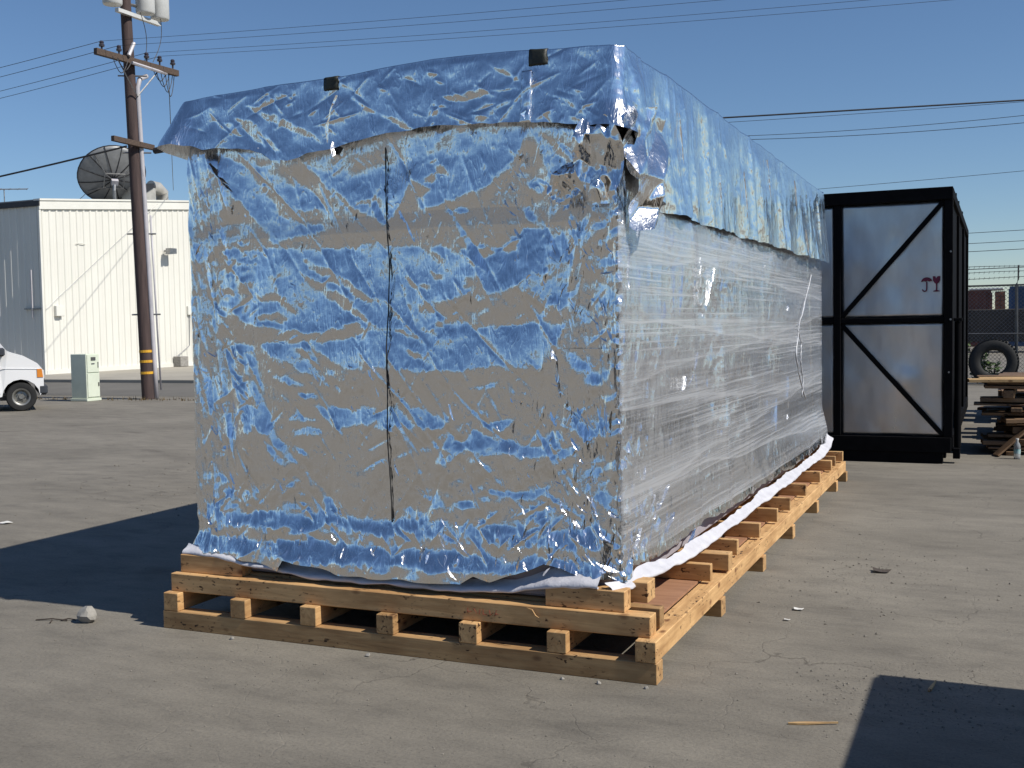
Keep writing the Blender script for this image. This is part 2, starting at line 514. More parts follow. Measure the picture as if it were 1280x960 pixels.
def put(o, parent):
    """parent o, its coordinates being given in world space"""
    base = Vector((0, 0, 0))
    p = parent
    while p:
        base += p.location
        p = p.parent
    o.parent = parent
    o.location = Vector(o.location) - base

def tag(o, label, cat, group=None, kind=None):
    if label:
        o['label'] = label
    if cat:
        o['category'] = cat
    if group:
        o['group'] = group
    if kind:
        o['kind'] = kind
    return o

def thing(name, label, cat, loc=(0, 0, 0), group=None):
    o = bpy.data.objects.new(name, None)
    o.empty_display_size = 0.2
    COL.objects.link(o)
    o.location = loc
    return tag(o, label, cat, group)

_beam_cache = {}
def beam(name, mat, parent, p0, p1, wdt, hgt, bev=0.003, up=(0, 0, 1)):
    """squared timber from p0 to p1 (centre line), local X along its length"""
    p0, p1 = Vector(p0), Vector(p1)
    L = round((p1 - p0).length, 3)
    key = (L, wdt, hgt, mat, bev)
    if key not in _beam_cache:
        o = MB().box(-L / 2, L / 2, -wdt / 2, wdt / 2, -hgt / 2, hgt / 2, bev).build(name, mat)
        _beam_cache[key] = o.data
        COL.objects.unlink(o)
        bpy.data.objects.remove(o)
    o = bpy.data.objects.new(name, _beam_cache[key])
    COL.objects.link(o)
    x = (p1 - p0).normalized()
    z = Vector(up)
    y = z.cross(x).normalized()
    z = x.cross(y)
    o.rotation_euler = Matrix((x, y, z)).transposed().to_euler()
    o.location = (p0 + p1) / 2
    if parent:
        put(o, parent)
    return o

def grid_object(name, P, mat, parent=None, closed=False, uv=None, smooth=True):
    """P: array rows x cols x 3"""
    R, Cn, _ = P.shape
    me = bpy.data.meshes.new(name)
    idx = np.arange(R * Cn).reshape(R, Cn)
    if closed:
        nx = np.roll(idx, -1, axis=1)
        q = np.stack([idx[:-1], nx[:-1], nx[1:], idx[1:]], -1).reshape(-1, 4)
    else:
        q = np.stack([idx[:-1, :-1], idx[:-1, 1:], idx[1:, 1:], idx[1:, :-1]], -1).reshape(-1, 4)
    me.vertices.add(R * Cn)
    me.vertices.foreach_set('co', np.ascontiguousarray(P.reshape(-1), dtype=np.float32))
    me.loops.add(q.size)
    me.loops.foreach_set('vertex_index', np.ascontiguousarray(q.reshape(-1), dtype=np.int32))
    me.polygons.add(len(q))
    me.polygons.foreach_set('loop_start', np.arange(0, q.size, 4, dtype=np.int32))
    me.update(calc_edges=True)
    me.polygons.foreach_set('use_smooth', np.full(len(q), smooth))
    if uv is not None:
        l = me.uv_layers.new(name='UVMap')
        l.data.foreach_set('uv', np.ascontiguousarray(uv.reshape(-1, 2)[q.reshape(-1)].reshape(-1), dtype=np.float32))
    me.validate()
    me.materials.append(M[mat])
    o = bpy.data.objects.new(name, me)
    COL.objects.link(o)
    if parent:
        put(o, parent)
    return o

# numpy noises -------------------------------------------------------
_rng = np.random.default_rng(5)
_T = _rng.uniform(-1, 1, (256, 256))
def _h(i, j, s):
    return _T[(i.astype(int) * 7 + s * 53) % 256, (j.astype(int) * 13 + s * 101) % 256]
def vnoise(u, v, lx, ly, seed=0):
    x, y = np.asarray(u) / lx + seed * 3.7, np.asarray(v) / ly + seed * 1.9
    x, y = np.broadcast_arrays(x, y)
    i, j = np.floor(x), np.floor(y)
    a, b = x - i, y - j
    a, b = a * a * (3 - 2 * a), b * b * (3 - 2 * b)
    return (_h(i, j, seed) * (1 - a) + _h(i + 1, j, seed) * a) * (1 - b) + (_h(i, j + 1, seed) * (1 - a) + _h(i + 1, j + 1, seed) * a) * b
def tnoise(u, v, L, seed=0, ang=0.0, aspect=1.0):
    """piecewise flat facets with sharp creases, as in crumpled foil"""
    u, v = np.broadcast_arrays(np.asarray(u, float), np.asarray(v, float))
    x = (u * cos(ang) + v * sin(ang)) / L + seed * 2.3
    y = (-u * sin(ang) + v * cos(ang)) / (L * aspect) + seed * 4.1
    x, y = x + 0.35 * vnoise(x, y, 1.7, 1.7, seed + 5), y + 0.35 * vnoise(x, y, 1.7, 1.7, seed + 9)
    a, b = x - y / 1.732, 2 * y / 1.732
    i, j = np.floor(a), np.floor(b)
    fa, fb = a - i, b - j
    h00, h10, h01, h11 = _h(i, j, seed), _h(i + 1, j, seed), _h(i, j + 1, seed), _h(i + 1, j + 1, seed)
    lo = h00 * (1 - fa - fb) + h10 * fa + h01 * fb
    hi = h11 * (fa + fb - 1) + h10 * (1 - fb) + h01 * (1 - fa)
    return np.where(fa + fb > 1, hi, lo)
def smooth(x, a, b):
    t = np.clip((x - a) / (b - a), 0, 1)
    return t * t * (3 - 2 * t)
def blur(a, k, axis):
    if k < 1:
        return a
    ker = np.hanning(2 * k + 3)[1:-1]
    ker /= ker.sum()
    pad = [(0, 0)] * a.ndim
    pad[axis] = (k, k)
    p = np.pad(a, pad, mode='edge')
    return np.apply_along_axis(lambda r: np.convolve(r, ker, 'valid'), axis, p)
def in_poly(x, z, poly):
    r = np.zeros(x.shape, bool)
    n = len(poly)
    for i in range(n):
        x0, z0 = poly[i]
        x1, z1 = poly[(i + 1) % n]
        if z0 == z1:
            continue
        c = ((z0 > z) != (z1 > z)) & (x < (x1 - x0) * (z - z0) / (z1 - z0) + x0)
        r ^= c
    return r
def poisson(T, dx, dz, wx):
    """height field whose vertical slope follows T (rows = z, cols = x)"""
    R, Cn = T.shape
    pr, pc = R // 4, Cn // 6
    Tp = np.pad(T, ((pr, pr), (pc, pc)), mode='linear_ramp')
    F = np.fft.fft2(Tp)
    kz = 2 * pi * np.fft.fftfreq(Tp.shape[0], dz)[:, None]
    kx = 2 * pi * np.fft.fftfreq(Tp.shape[1], dx)[None, :]
    den = kz ** 2 + wx * kx ** 2 + (2 * pi / 4.0) ** 2 * 0.25
    d = np.fft.ifft2(-1j * kz * F / den).real
    return d[pr:pr + R, pc:pc + Cn]

def creases(D, U, V, n, seed, box_, amp=(0.002, 0.006), wid=(0.006, 0.011), ln=(0.06, 0.32), ang=None):
    """press n sharp creases into the height field D over coordinates U, V"""
    r = random.Random(seed)
    u0, u1, v0, v1 = box_
    for _ in range(n):
        cu, cv_ = r.uniform(u0, u1), r.uniform(v0, v1)
        a = ang(r, cu, cv_) if ang else r.choice((1, -1)) * radians(r.uniform(25, 85))
        L = r.uniform(*ln) * r.uniform(0.4, 1)
        du, dv = cos(a), sin(a)
        h_ = r.uniform(*amp) * r.choice((1, 1, -1))
        w_ = r.uniform(*wid)
        bend = r.uniform(-0.15, 0.15)
        cols = np.where((U[0] > cu - L) & (U[0] < cu + L))[0]
        if len(cols) < 2:
            continue
        sl = slice(cols[0], cols[-1] + 1)
        pu, pv = U[:, sl] - cu, V[:, sl] - cv_
        t = pu * du + pv * dv
        q = -pu * dv + pv * du + bend * (t * t) / L
        f = np.clip(1 - (t / (L / 2)) ** 2, 0, 1)
        D[:, sl] += h_ * f * np.exp(-(np.abs(q) / (w_ * (0.4 + 0.6 * f))) ** 1.3)

# outlines (mm) of traced reflections, shaped into the foil as sags: x, z
FRONT_PATCHES = [(1,[(-3614,2356),(-3440,2319),(-3365,2271),(-3312,2191),(-3213,2077),(-3202,1973),(-3107,1934),(-3224,1889),(-3318,2002),(-3400,2100),(-3502,2203),(-3577,2294)]),
(1,[(-3210,2035),(-3001,1966),(-2956,1975),(-2922,1936),(-3190,1926)]),
(1,[(-3323,2280),(-3206,2271),(-3133,2236),(-2996,2128),(-2940,2065),(-2999,2045),(-3049,2041),(-3152,2108),(-3245,2217)]),
(1,[(-3028,2254),(-2928,2299),(-2752,2334),(-2415,2342),(-2095,2340),(-1881,2332),(-1909,2255),(-1964,2173),(-2018,2125),(-2085,2084),(-2172,2069),(-2236,2044),(-2325,2021),(-2407,2012),(-2426,2056),(-2347,2098),(-2461,2159),(-2505,2061),(-2570,1973),(-2608,1957),(-2650,1985),(-2760,2043),(-2828,2103),(-2889,2144)]),
(-1,[(-2385,2229),(-2316,2242),(-2336,2211)]),
(-1,[(-2345,2208),(-2296,2198),(-2253,2155),(-2317,2174)]),
(-1,[(-2399,2148),(-2337,2179),(-2318,2149),(-2359,2127)]),
(-1,[(-2760,2065),(-2630,2083),(-2622,2064),(-2725,2052)]),
(1,[(-1848,2326),(-1804,2281),(-1757,2230),(-1699,2164),(-1634,2139),(-1715,2091),(-1759,2111),(-1799,2148),(-1819,2228)]),
(1,[(-1777,2316),(-1723,2257),(-1666,2199),(-1634,2149),(-1677,2190),(-1734,2248)]),
(1,[(-1900,2107),(-1822,2112),(-1807,2063),(-1841,2041),(-1886,2082)]),
(1,[(-1918,1997),(-1891,1996),(-1829,1906),(-1874,1919)]),
(1,[(-1598,2143),(-1556,2104),(-1512,1947),(-1536,1962),(-1578,2048)]),
(1,[(-2289,1994),(-2220,2015),(-2150,1997),(-2201,1979)]),
(1,[(-3525,1875),(-3238,1875),(-2809,1856),(-2766,1850),(-2735,1879),(-2645,1875),(-2523,1854),(-2432,1840),(-2321,1845),(-2285,1830),(-2245,1799),(-2201,1829),(-2129,1844),(-2067,1831),(-1951,1819),(-1927,1901),(-1725,1897),(-1684,1739),(-1705,1558),(-1746,1549),(-1827,1599),(-1890,1649),(-1947,1654),(-2009,1632),(-2059,1626),(-2149,1646),(-2193,1619),(-2290,1593),(-2372,1602),(-2450,1586),(-2439,1553),(-2336,1540),(-2284,1514),(-2153,1490),(-2153,1465),(-2647,1472),(-2821,1482),(-3205,1488),(-3417,1518),(-3486,1610),(-3479,1807)]),
(-1,[(-2071,1626),(-1955,1609),(-1918,1556),(-1958,1487),(-2114,1471),(-2144,1543)]),
(-1,[(-2138,1820),(-2082,1838),(-2052,1795),(-2107,1790)]),
(-1,[(-2020,1839),(-1951,1826),(-1944,1804),(-1990,1799)]),
(-1,[(-2411,1853),(-2326,1806),(-2307,1762),(-2347,1778),(-2395,1823)]),
(-1,[(-2530,1727),(-2493,1715),(-2456,1684),(-2370,1674),(-2374,1656),(-2465,1663)]),
(-1,[(-2397,1748),(-2316,1716),(-2308,1698),(-2357,1703)]),
(-1,[(-2192,1701),(-2117,1702),(-2102,1648),(-2150,1632),(-2189,1651)]),
(-1,[(-3074,1822),(-3011,1808),(-2814,1707),(-2694,1629),(-2622,1597),(-2708,1603),(-2902,1702),(-3013,1759)]),
(-1,[(-3094,1762),(-3009,1721),(-2816,1625),(-2731,1555),(-2639,1476),(-2681,1487),(-2784,1545),(-2905,1608),(-3024,1687)]),
(-1,[(-3332,1642),(-3227,1658),(-3154,1629),(-3079,1551),(-3106,1552),(-3169,1607),(-3243,1624),(-3309,1618)]),
(-1,[(-3321,1548),(-3203,1557),(-3134,1533),(-3181,1514),(-3298,1520)]),
(-1,[(-3407,1804),(-3335,1809),(-3321,1793),(-3398,1792)]),
(-1,[(-3430,1707),(-3353,1716),(-3365,1627),(-3416,1550),(-3433,1609)]),
(-1,[(-3418,1487),(-3276,1465),(-3211,1457),(-3086,1474),(-2822,1444),(-2823,1414),(-2947,1419),(-3087,1421),(-3235,1438)]),
(1,[(-3201,1468),(-3108,1502),(-3017,1489),(-2878,1498),(-2891,1483),(-3018,1454),(-3104,1475)]),
(-1,[(-2838,1505),(-2737,1499),(-2690,1465),(-2777,1466)]),
(1,[(-1732,1486),(-1714,1472),(-1763,1380),(-1783,1331),(-1821,1293),(-1855,1283),(-1961,1300),(-2070,1300),(-2153,1279),(-2446,1282),(-2537,1290),(-2613,1305),(-2695,1305),(-2722,1282),(-2831,1294),(-2914,1335),(-2977,1336),(-3022,1332),(-2926,1229),(-3060,1278),(-3151,1325),(-3252,1364),(-3307,1411),(-3208,1410),(-3046,1416),(-2822,1426),(-2734,1458),(-2520,1470),(-2153,1472),(-1920,1489)]),
(-1,[(-3112,1379),(-2977,1336),(-2896,1332),(-2957,1370),(-3025,1386)]),
(-1,[(-2583,1475),(-2503,1466),(-2430,1418),(-2471,1433)]),
(-1,[(-2478,1473),(-2375,1468),(-2302,1445),(-2396,1450)]),
(-1,[(-2543,1397),(-2460,1367),(-2378,1337),(-2440,1337)]),
(1,[(-3509,1405),(-3350,1404),(-3320,1294),(-3289,1118),(-3224,962),(-3102,837),(-3149,835),(-3271,961),(-3345,1137),(-3426,1274)]),
(-1,[(-3485,1389),(-3425,1314),(-3371,1215),(-3399,1223),(-3464,1314)]),
(1,[(-3534,1382),(-3500,1373),(-3466,1254),(-3427,1254),(-3384,1117),(-3290,1078),(-3265,981),(-3294,960),(-3348,1058),(-3361,959),(-3409,978),(-3423,1116),(-3477,1207),(-3508,1294)]),
(1,[(-3571,1070),(-3473,1060),(-3468,936),(-3535,967)]),
(1,[(-3242,1247),(-3143,1263),(-3035,1217),(-3094,1209),(-3191,1224)]),
(1,[(-3118,1193),(-3031,1179),(-2973,1152),(-3055,1151)]),
(1,[(-3170,1034),(-3099,1070),(-2973,1033),(-3082,1035)]),
(1,[(-3134,988),(-3060,1009),(-2960,999),(-2975,964),(-3098,969)]),
(1,[(-3285,945),(-3248,922),(-3177,826),(-3228,833)]),
(1,[(-3127,918),(-3072,900),(-3028,863),(-3101,884)]),
(1,[(-2937,1294),(-2907,1256),(-2839,1173),(-2856,1172)]),
(1,[(-3028,1129),(-2970,1118),(-2903,1092),(-2912,1115),(-2784,1094),(-2722,1125),(-2628,1092),(-2593,1119),(-2542,1116),(-2501,1083),(-2420,1121),(-2351,1078),(-2302,1097),(-2282,1061),(-2316,1006),(-2349,1020),(-2452,1018),(-2544,1023),(-2588,1000),(-2729,1031),(-2884,1008),(-2936,1061)]),
(1,[(-2115,1043),(-1946,1074),(-2010,1002)]),
(1,[(-2159,1200),(-2040,1229),(-2001,1251),(-2033,1222),(-2119,1193)]),
(1,[(-2161,1096),(-2098,1107),(-2106,1086)]),
(1,[(-2261,916),(-2183,987),(-2147,1028),(-2123,1007),(-2053,962),(-1960,978),(-1949,950),(-1838,943),(-1826,1017),(-1777,1028),(-1718,974),(-1719,883),(-1790,891),(-1923,898),(-1969,907),(-2031,923),(-2101,932),(-2165,923)]),
(1,[(-2335,910),(-2276,974),(-2244,986),(-2277,930)]),
(1,[(-2600,857),(-2514,901),(-2450,925),(-2502,887)]),
(1,[(-1719,1127),(-1629,1052),(-1576,950),(-1601,932),(-1666,1017)]),
(1,[(-1679,1362),(-1632,1310),(-1655,1259),(-1691,1310)]),
(1,[(-1607,1259),(-1517,1293),(-1500,1259),(-1590,1224)]),
(1,[(-3660,1314),(-3633,1254),(-3603,1134),(-3621,1053),(-3656,1174)]),
(1,[(-3139,847),(-3053,780),(-2969,714),(-2908,647),(-2848,566),(-2938,565),(-2958,633),(-2996,709),(-3076,795)]),
(1,[(-3255,863),(-3208,865),(-3144,820),(-3196,818)]),
(1,[(-3582,772),(-3534,754),(-3469,648),(-3523,646)]),
(1,[(-3683,618),(-3499,635),(-3451,609),(-3640,567)]),
(1,[(-3459,524),(-3395,560),(-3335,615),(-3251,579),(-3338,527)]),
(1,[(-3230,636),(-3152,741),(-3096,759),(-3143,710),(-3201,653)]),
(1,[(-3168,395),(-3170,485),(-3083,565),(-2988,539),(-3049,504),(-2931,473),(-2852,439),(-2764,422),(-2805,384),(-2898,374),(-2944,359),(-3094,372)]),
(-1,[(-3049,504),(-2984,524),(-2895,482),(-2860,446)]),
(1,[(-2914,586),(-2804,553),(-2629,563),(-2586,584),(-2499,641),(-2375,625),(-2397,576),(-2481,534),(-2622,503),(-2695,521),(-2849,543)]),
(1,[(-2542,635),(-2491,649),(-2416,612),(-2492,589)]),
(1,[(-2899,498),(-2850,501),(-2742,416),(-2773,406),(-2874,453)]),
(1,[(-2705,487),(-2632,461),(-2577,427),(-2466,460),(-2349,486),(-2335,365),(-2427,332),(-2550,338),(-2687,355)]),
(-1,[(-2515,378),(-2421,407),(-2401,386),(-2473,362)]),
(1,[(-2314,581),(-2274,535),(-2235,457),(-2277,417),(-2317,451)]),
(1,[(-2317,440),(-2207,466),(-2249,401),(-2307,371)]),
(1,[(-2414,701),(-2343,723),(-2292,655),(-2357,663)]),
(1,[(-2234,691),(-2142,692),(-2135,663),(-2227,659)]),
(1,[(-2089,756),(-1968,740),(-1876,758),(-1773,794),(-1853,730),(-1907,714),(-2070,731)]),
(1,[(-2116,621),(-2033,596),(-1956,572),(-2026,546)]),
(1,[(-1878,648),(-1794,698),(-1778,487),(-1660,404),(-1734,434),(-1793,486),(-1807,591)]),
(1,[(-2014,378),(-1935,434),(-1865,481),(-1786,458),(-1897,422)]),
(1,[(-2004,497),(-1880,534),(-1865,513),(-1966,475)]),
(1,[(-1597,725),(-1535,786),(-1479,676),(-1525,684)]),
(1,[(-2159,462),(-2114,519),(-2085,575),(-2136,427),(-2177,369)]),
(1,[(-1635,601),(-1580,622),(-1556,554),(-1619,498)])]
HOOD_PATCHES = [(-1,[(-3333,2558),(-3245,2538),(-3146,2488),(-3008,2427),(-2895,2362),(-2887,2343),(-3009,2394),(-3129,2438),(-3246,2508)]),
(-1,[(-3410,2512),(-3293,2490),(-3235,2436),(-3223,2389),(-3210,2347),(-3265,2378),(-3324,2424),(-3364,2477)]),
(-1,[(-3199,2414),(-3111,2320),(-3152,2327),(-3200,2369)]),
(-1,[(-3487,2492),(-3420,2494),(-3338,2410),(-3385,2422)]),
(-1,[(-2751,2546),(-2659,2509),(-2593,2456),(-2494,2422),(-2378,2359),(-2467,2373),(-2544,2426),(-2655,2480)]),
(-1,[(-2262,2499),(-2083,2512),(-1871,2497),(-2037,2490),(-2130,2472),(-2239,2472)]),
(-1,[(-2206,2361),(-2143,2401),(-2143,2383)]),
(-1,[(-2042,2624),(-1948,2583),(-1871,2521),(-1923,2543),(-2001,2589)]),
(-1,[(-2132,2355),(-2038,2425),(-1872,2474),(-1951,2427),(-2059,2366)]),
(-1,[(-1801,2490),(-1658,2413),(-1560,2328),(-1640,2388),(-1726,2443)]),
(-1,[(-1491,2459),(-1442,2493),(-1364,2491),(-1330,2478),(-1419,2452),(-1492,2413)]),
(-1,[(-1528,2332),(-1461,2381),(-1317,2413),(-1294,2372),(-1403,2359)]),
(-1,[(-3546,2574),(-3514,2540),(-3487,2500),(-3535,2504)])]
HEM_LINE = [(-3799,2410),(-3627,2384),(-3574,2368),(-3482,2369),(-3299,2343),(-3225,2314),(-3176,2280),(-3085,2274),(-2888,2310),(-2715,2333),(-2546,2359),(-2301,2366),(-2067,2359),(-1878,2350),(-1570,2312),(-1414,2295)]
TOP_LINE = [(-3659,2621),(-3368,2635),(-2889,2646),(-2320,2675),(-1856,2661),(-1460,2639)]
BOTTOM_LINE = [(-3711,361),(-3453,366),(-3309,348),(-3178,309),(-3139,367),(-3028,355),(-2849,333),(-2673,316),(-2377,323),(-2205,325),(-2132,371),(-2053,355),(-1936,386),(-1801,445),(-1653,407),(-1526,381),(-1419,359)]
GLINT_FRONT = [(-3563,2308,-3456,2187,22),(-3503,2229,-3443,2156,12),(-3256,2358,-3225,2313,20),(-2800,1974,-2810,1930,8),(-2513,2017,-2489,1957,16),(-2489,1965,-2458,1869,10),(-1894,2222,-1910,2182,12),(-1876,2207,-1884,2173,10),(-1941,2157,-1918,2128,10),(-1964,2103,-1942,2067,12),(-1989,2035,-1974,2000,14),(-1943,2039,-1929,1983,14),(-1971,1986,-1944,1963,12),(-1953,1908,-1927,1859,12),(-1862,1693,-1889,1670,10),(-1890,1808,-1884,1725,6),(-1715,1808,-1679,1820,10),(-1767,1376,-1738,1321,16),(-1745,1328,-1726,1138,14),(-1717,1259,-1689,1156,8),(-1664,1567,-1670,1465,8),(-1647,1516,-1632,1549,6),(-1551,1700,-1487,1704,8),(-1534,1591,-1521,1513,10),(-1566,1375,-1581,1307,10),(-1541,1361,-1539,1259,12),(-1505,1388,-1507,1259,10),(-1456,1361,-1462,1158,8),(-1480,1141,-1445,1118,10),(-1502,1107,-1510,1021,10),(-1479,954,-1455,904,14),(-1668,1121,-1625,1053,10),(-1632,1067,-1576,931,8),(-1580,1129,-1512,902,8),(-1786,1102,-1765,1036,10),(-1975,940,-1965,898,10),(-2272,1131,-2249,1052,10),(-2681,1287,-2657,1234,8),(-2907,622,-2885,604,18),(-2322,549,-2291,470,10),(-2243,597,-2232,569,10),(-2225,525,-2170,449,10),(-2260,406,-2221,343,18),(-1692,990,-1656,932,10),(-1637,949,-1635,898,8),(-2602,2138,-2578,2079,10),(-2552,2099,-2541,2069,10),(-2742,2019,-2756,1979,6),(-1896,446,-1866,405,10),(-1741,720,-1712,651,12),(-1679,635,-1643,596,10),(-1615,500,-1490,384,12),(-1634,464,-1519,396,10),(-1568,468,-1468,420,14),(-1494,628,-1455,572,16),(-1522,678,-1479,653,12),(-1601,737,-1580,675,8),(-1567,566,-1553,504,10),(-1453,1830,-1455,1730,8),(-1455,1696,-1453,1589,8),(-1460,1562,-1459,1428,9),(-1465,954,-1463,818,9),(-1463,784,-1458,648,10)]
GLINT_SIDE = [(5383,1753,5329,1497,50),(5522,1775,5465,1508,30),(6202,1786,6005,1508,40),(5872,1320,5627,1132,50),(8057,922,7986,635,70),(4824,1727,4808,1637,20),(4684,1843,4620,1667,20),(5182,1424,5223,1377,20),(6391,2087,6366,1948,20),(5255,693,5081,583,30),(5030,675,4881,579,30),(4816,553,4690,468,30),(5339,541,5160,461,40),(4702,769,4605,713,20),(5685,400,5550,341,30),(8491,1062,8452,884,60),(5581,1205,5514,1127,30)]

# ================================================================== the setting
g = MB()
for xs, ys in [((-1500, -12, -7, 6, 1500), (-400, -4, 2.5, 12, 60, 1600))]:
    for i in range(4):
        for j in range(5):
            g.add([(xs[i], ys[j], 0), (xs[i + 1], ys[j], 0), (xs[i + 1], ys[j + 1], 0), (xs[i], ys[j + 1], 0)], [(0, 1, 2, 3)])
tag(g.build('ground', 'ground'), 'bare grey-brown concrete and dirt yard', None, kind='structure')
tag(MB().add([(-120, 19.7, 0.004), (-11, 19.9, 0.004), (-11, 25.0, 0.004), (-120, 25.0, 0.004)], [(0, 1, 2, 3)]).build('road', 'asphalt'),
    'worn asphalt strip running past the utility pole', None, kind='structure')
tag(MB().box(-120, -11, 25.0, 70, -0.3, 0.10, 0.015).build('pavement', 'concrete'),
    'pale concrete apron in front of the cream metal building', None, kind='structure')

# ================================================================== foil wrapped crate
XL, XR, YF, YB = -3.735, -1.468, 4.49, 10.32
crate = thing('wrapped_crate', 'huge crate wrapped in crinkled silver foil standing on a timber skid', 'wrapped crate', ((XL + XR) / 2, (YF + YB) / 2, 0.356))

def perimeter(nl, nf, nr, nb, rc=0.022):
    """points and outward normals round the crate, back-left -> front -> right -> back; seg ids"""
    P, N, S, G = [], [], [], []
    def line(a, b, nrm, n, sid, dens=1.0):
        for k in range(n):
            t = (k / (n - 1)) ** dens
            P.append((a[0] + (b[0] - a[0]) * t, a[1] + (b[1] - a[1]) * t)); N.append(nrm); G.append(sid)
    def arc(cx, cy, a0, sid):
        for k in range(1, 7):
            a = a0 + (pi / 2) * k / 7
            P.append((cx + rc * cos(a), cy + rc * sin(a))); N.append((cos(a), sin(a))); G.append(sid)
    line((XL, YB - rc), (XL, YF + rc), (-1, 0), nl, 0)
    arc(XL + rc, YF + rc, pi, 1)
    line((XL + rc, YF), (XR - rc, YF), (0, -1), nf, 2)
    arc(XR - rc, YF + rc, -pi / 2, 3)
    line((XR, YF + rc), (XR, YB - rc), (1, 0), nr, 4, 1.35)
    arc(XR - rc, YB - rc, 0, 5)
    line((XR - rc, YB), (XL + rc, YB), (0, 1), nb, 6)
    arc(XL + rc, YB - rc, pi / 2, 7)
    P, N, G = np.array(P), np.array(N), np.array(G)
    d = np.r_[0, np.cumsum(np.linalg.norm(np.diff(P, axis=0), axis=1))]
    return P, N, G, d

P0, N0, G0, S0 = perimeter(60, 440, 420, 30)
fi, ri = np.where(G0 == 2)[0], np.where(G0 == 4)[0]
sA, sB = S0[fi[0]] - 0.03, S0[fi[-1]] + 0.03
sC = S0[ri[-1]] + 0.03

def line_at(L, x):
    L = np.array(L, float) / 1000
    return np.interp(x, L[:, 0], L[:, 1])

def slope_for(e_deg, x, z, y):
    """vertical slope of a foil patch that throws the reflection e degrees above the horizon"""
    al = np.arctan2(z - 1.482, np.hypot(x, y))
    return -np.tan((np.radians(e_deg) - al) / 2)

# ---- lower sleeve of foil
RZ = 320
zb = np.full(len(P0), 0.37)
zb[fi] = line_at(BOTTOM_LINE, P0[fi, 0])
zb += 0.012 * vnoise(S0, 0 * S0, 0.11, 1, 3)
zb[ri] = 0.385 + 0.02 * vnoise(S0[ri], 0, 0.35, 1, 4) + 0.012 * vnoise(S0[ri], 0, 0.08, 1, 6)
ZT = 2.47
tt = np.linspace(0, 1, RZ)[:, None]
Z = zb[None, :] + tt * (ZT - zb[None, :])
SS = np.broadcast_to(S0[None, :], Z.shape)
D = np.zeros_like(Z)

# general crumple
mod = 0.40 + 1.7 * smooth(vnoise(SS, Z, 0.42, 0.30, 21), 0.05, 0.75)
edge = np.zeros_like(mod)
for s_e, wdt, amp in ((sA, 0.16, 0.25), (sB, 0.20, 0.5)):
    edge += amp * np.exp(-((SS - s_e) / wdt) ** 2)
low = smooth(-Z, -0.68, -0.48)
isf = np.isin(G0, (1, 2, 3))[None, :]
A = mod * (1 - 0.6 * np.exp(-((SS - sA) / 0.16) ** 2)) + edge + np.where(isf, 0.9 * low, 0.8 * low)
crum = A * (0.0040 * tnoise(SS, Z, 0.16, 1, 0.5, 0.7) + 0.0027 * tnoise(SS, Z, 0.075, 2, 1.1) + 0.0013 * tnoise(SS, Z, 0.034, 3, 0.2))
crum += 0.0010 * vnoise(SS, Z, 0.035, 0.03, 31) * np.clip(A, 0.3, 1.2)
vert = np.exp(-((SS - sA) / 0.13) ** 2) * 0.9 + np.exp(-((SS - sB + 0.10) / 0.16) ** 2) * 1.1
crum += vert * (0.010 * tnoise(SS + 0.10 * Z, Z, 0.075, 4, 0.0, 14) + 0.0028 * tnoise(SS - 0.05 * Z, Z, 0.030, 5, 0.0, 14))
crum += np.exp(-((SS - sB) / 0.035) ** 2) * (0.006 * tnoise(SS, Z, 0.03, 6) + 0.004 * tnoise(SS, Z, 0.016, 7))
D += crum

# front: traced sky and ground reflections, put into the sheet's slope
x, z = np.broadcast_to(P0[fi, 0][None, :], (RZ, len(fi))), Z[:, fi]
def painted(patches, x, z, base):
    wx = x + 0.005 * vnoise(x, z, 0.06, 0.05, 11) + 0.007 * tnoise(x, z, 0.04, 12) + 0.003 * vnoise(x, z, 0.012, 0.012, 15)
    wz = z + 0.005 * vnoise(x, z, 0.06, 0.05, 13) + 0.007 * tnoise(x, z, 0.04, 14) + 0.003 * vnoise(x, z, 0.012, 0.012, 16)
    m = np.full(x.shape, float(base))
    for k, poly in patches:
        m[in_poly(wx * 1000, wz * 1000, poly)] = k
    return m
mk = painted(FRONT_PATCHES, x, z, -1)
mk = blur(blur(mk, 1, 0), 1, 1)
up_e = np.clip(17 + 9 * vnoise(x, z, 0.26, 0.12, 41) + 11 * tnoise(x, z, 0.11, 42, 0.6, 0.45) + 6 * tnoise(x, z, 0.045, 44, 1.2), 6, 50)
dn_e = -13 + 5 * vnoise(x, z, 0.25, 0.2, 43) + 5 * tnoise(x, z, 0.08, 45, 0.3)
fr = (mk + 1) / 2
T = slope_for(up_e * fr + dn_e * (1 - fr), x, z, YF)
dx, dz = (P0[fi[1], 0] - P0[fi[0], 0]), (ZT - 0.37) / (RZ - 1)
d = poisson(T * 1.08, dx, dz, 0.035)
em = smooth(x, XL + 0.03, XL + 0.12) * smooth(-x, -XR + 0.03, -XR + 0.10)
hx = line_at(HEM_LINE, x)
d = np.clip(d - d.mean(), -0.05, 0.055) * em
d = np.where(d > 0, d * (1 - smooth(z, hx - 0.03, hx + 0.05)), d * (1 - 0.75 * smooth(z, hx - 0.14, hx + 0.03)))
D[:, fi] += d
creases(D, SS, Z, 170, 5, (sA + 0.1, sB - 0.02, 0.4, 2.3))
creases(D, SS, Z, 46, 56, (sA + 0.1, sB - 0.3, 0.5, 2.25), (0.003, 0.006), (0.006, 0.010), (0.35, 0.95), lambda r, u, v: -radians(r.uniform(42, 70)))
creases(D, SS, Z, 420, 55, (sA + 0.1, sB - 0.02, 0.4, 2.3), (0.0008, 0.0024), (0.006, 0.012), (0.03, 0.16))
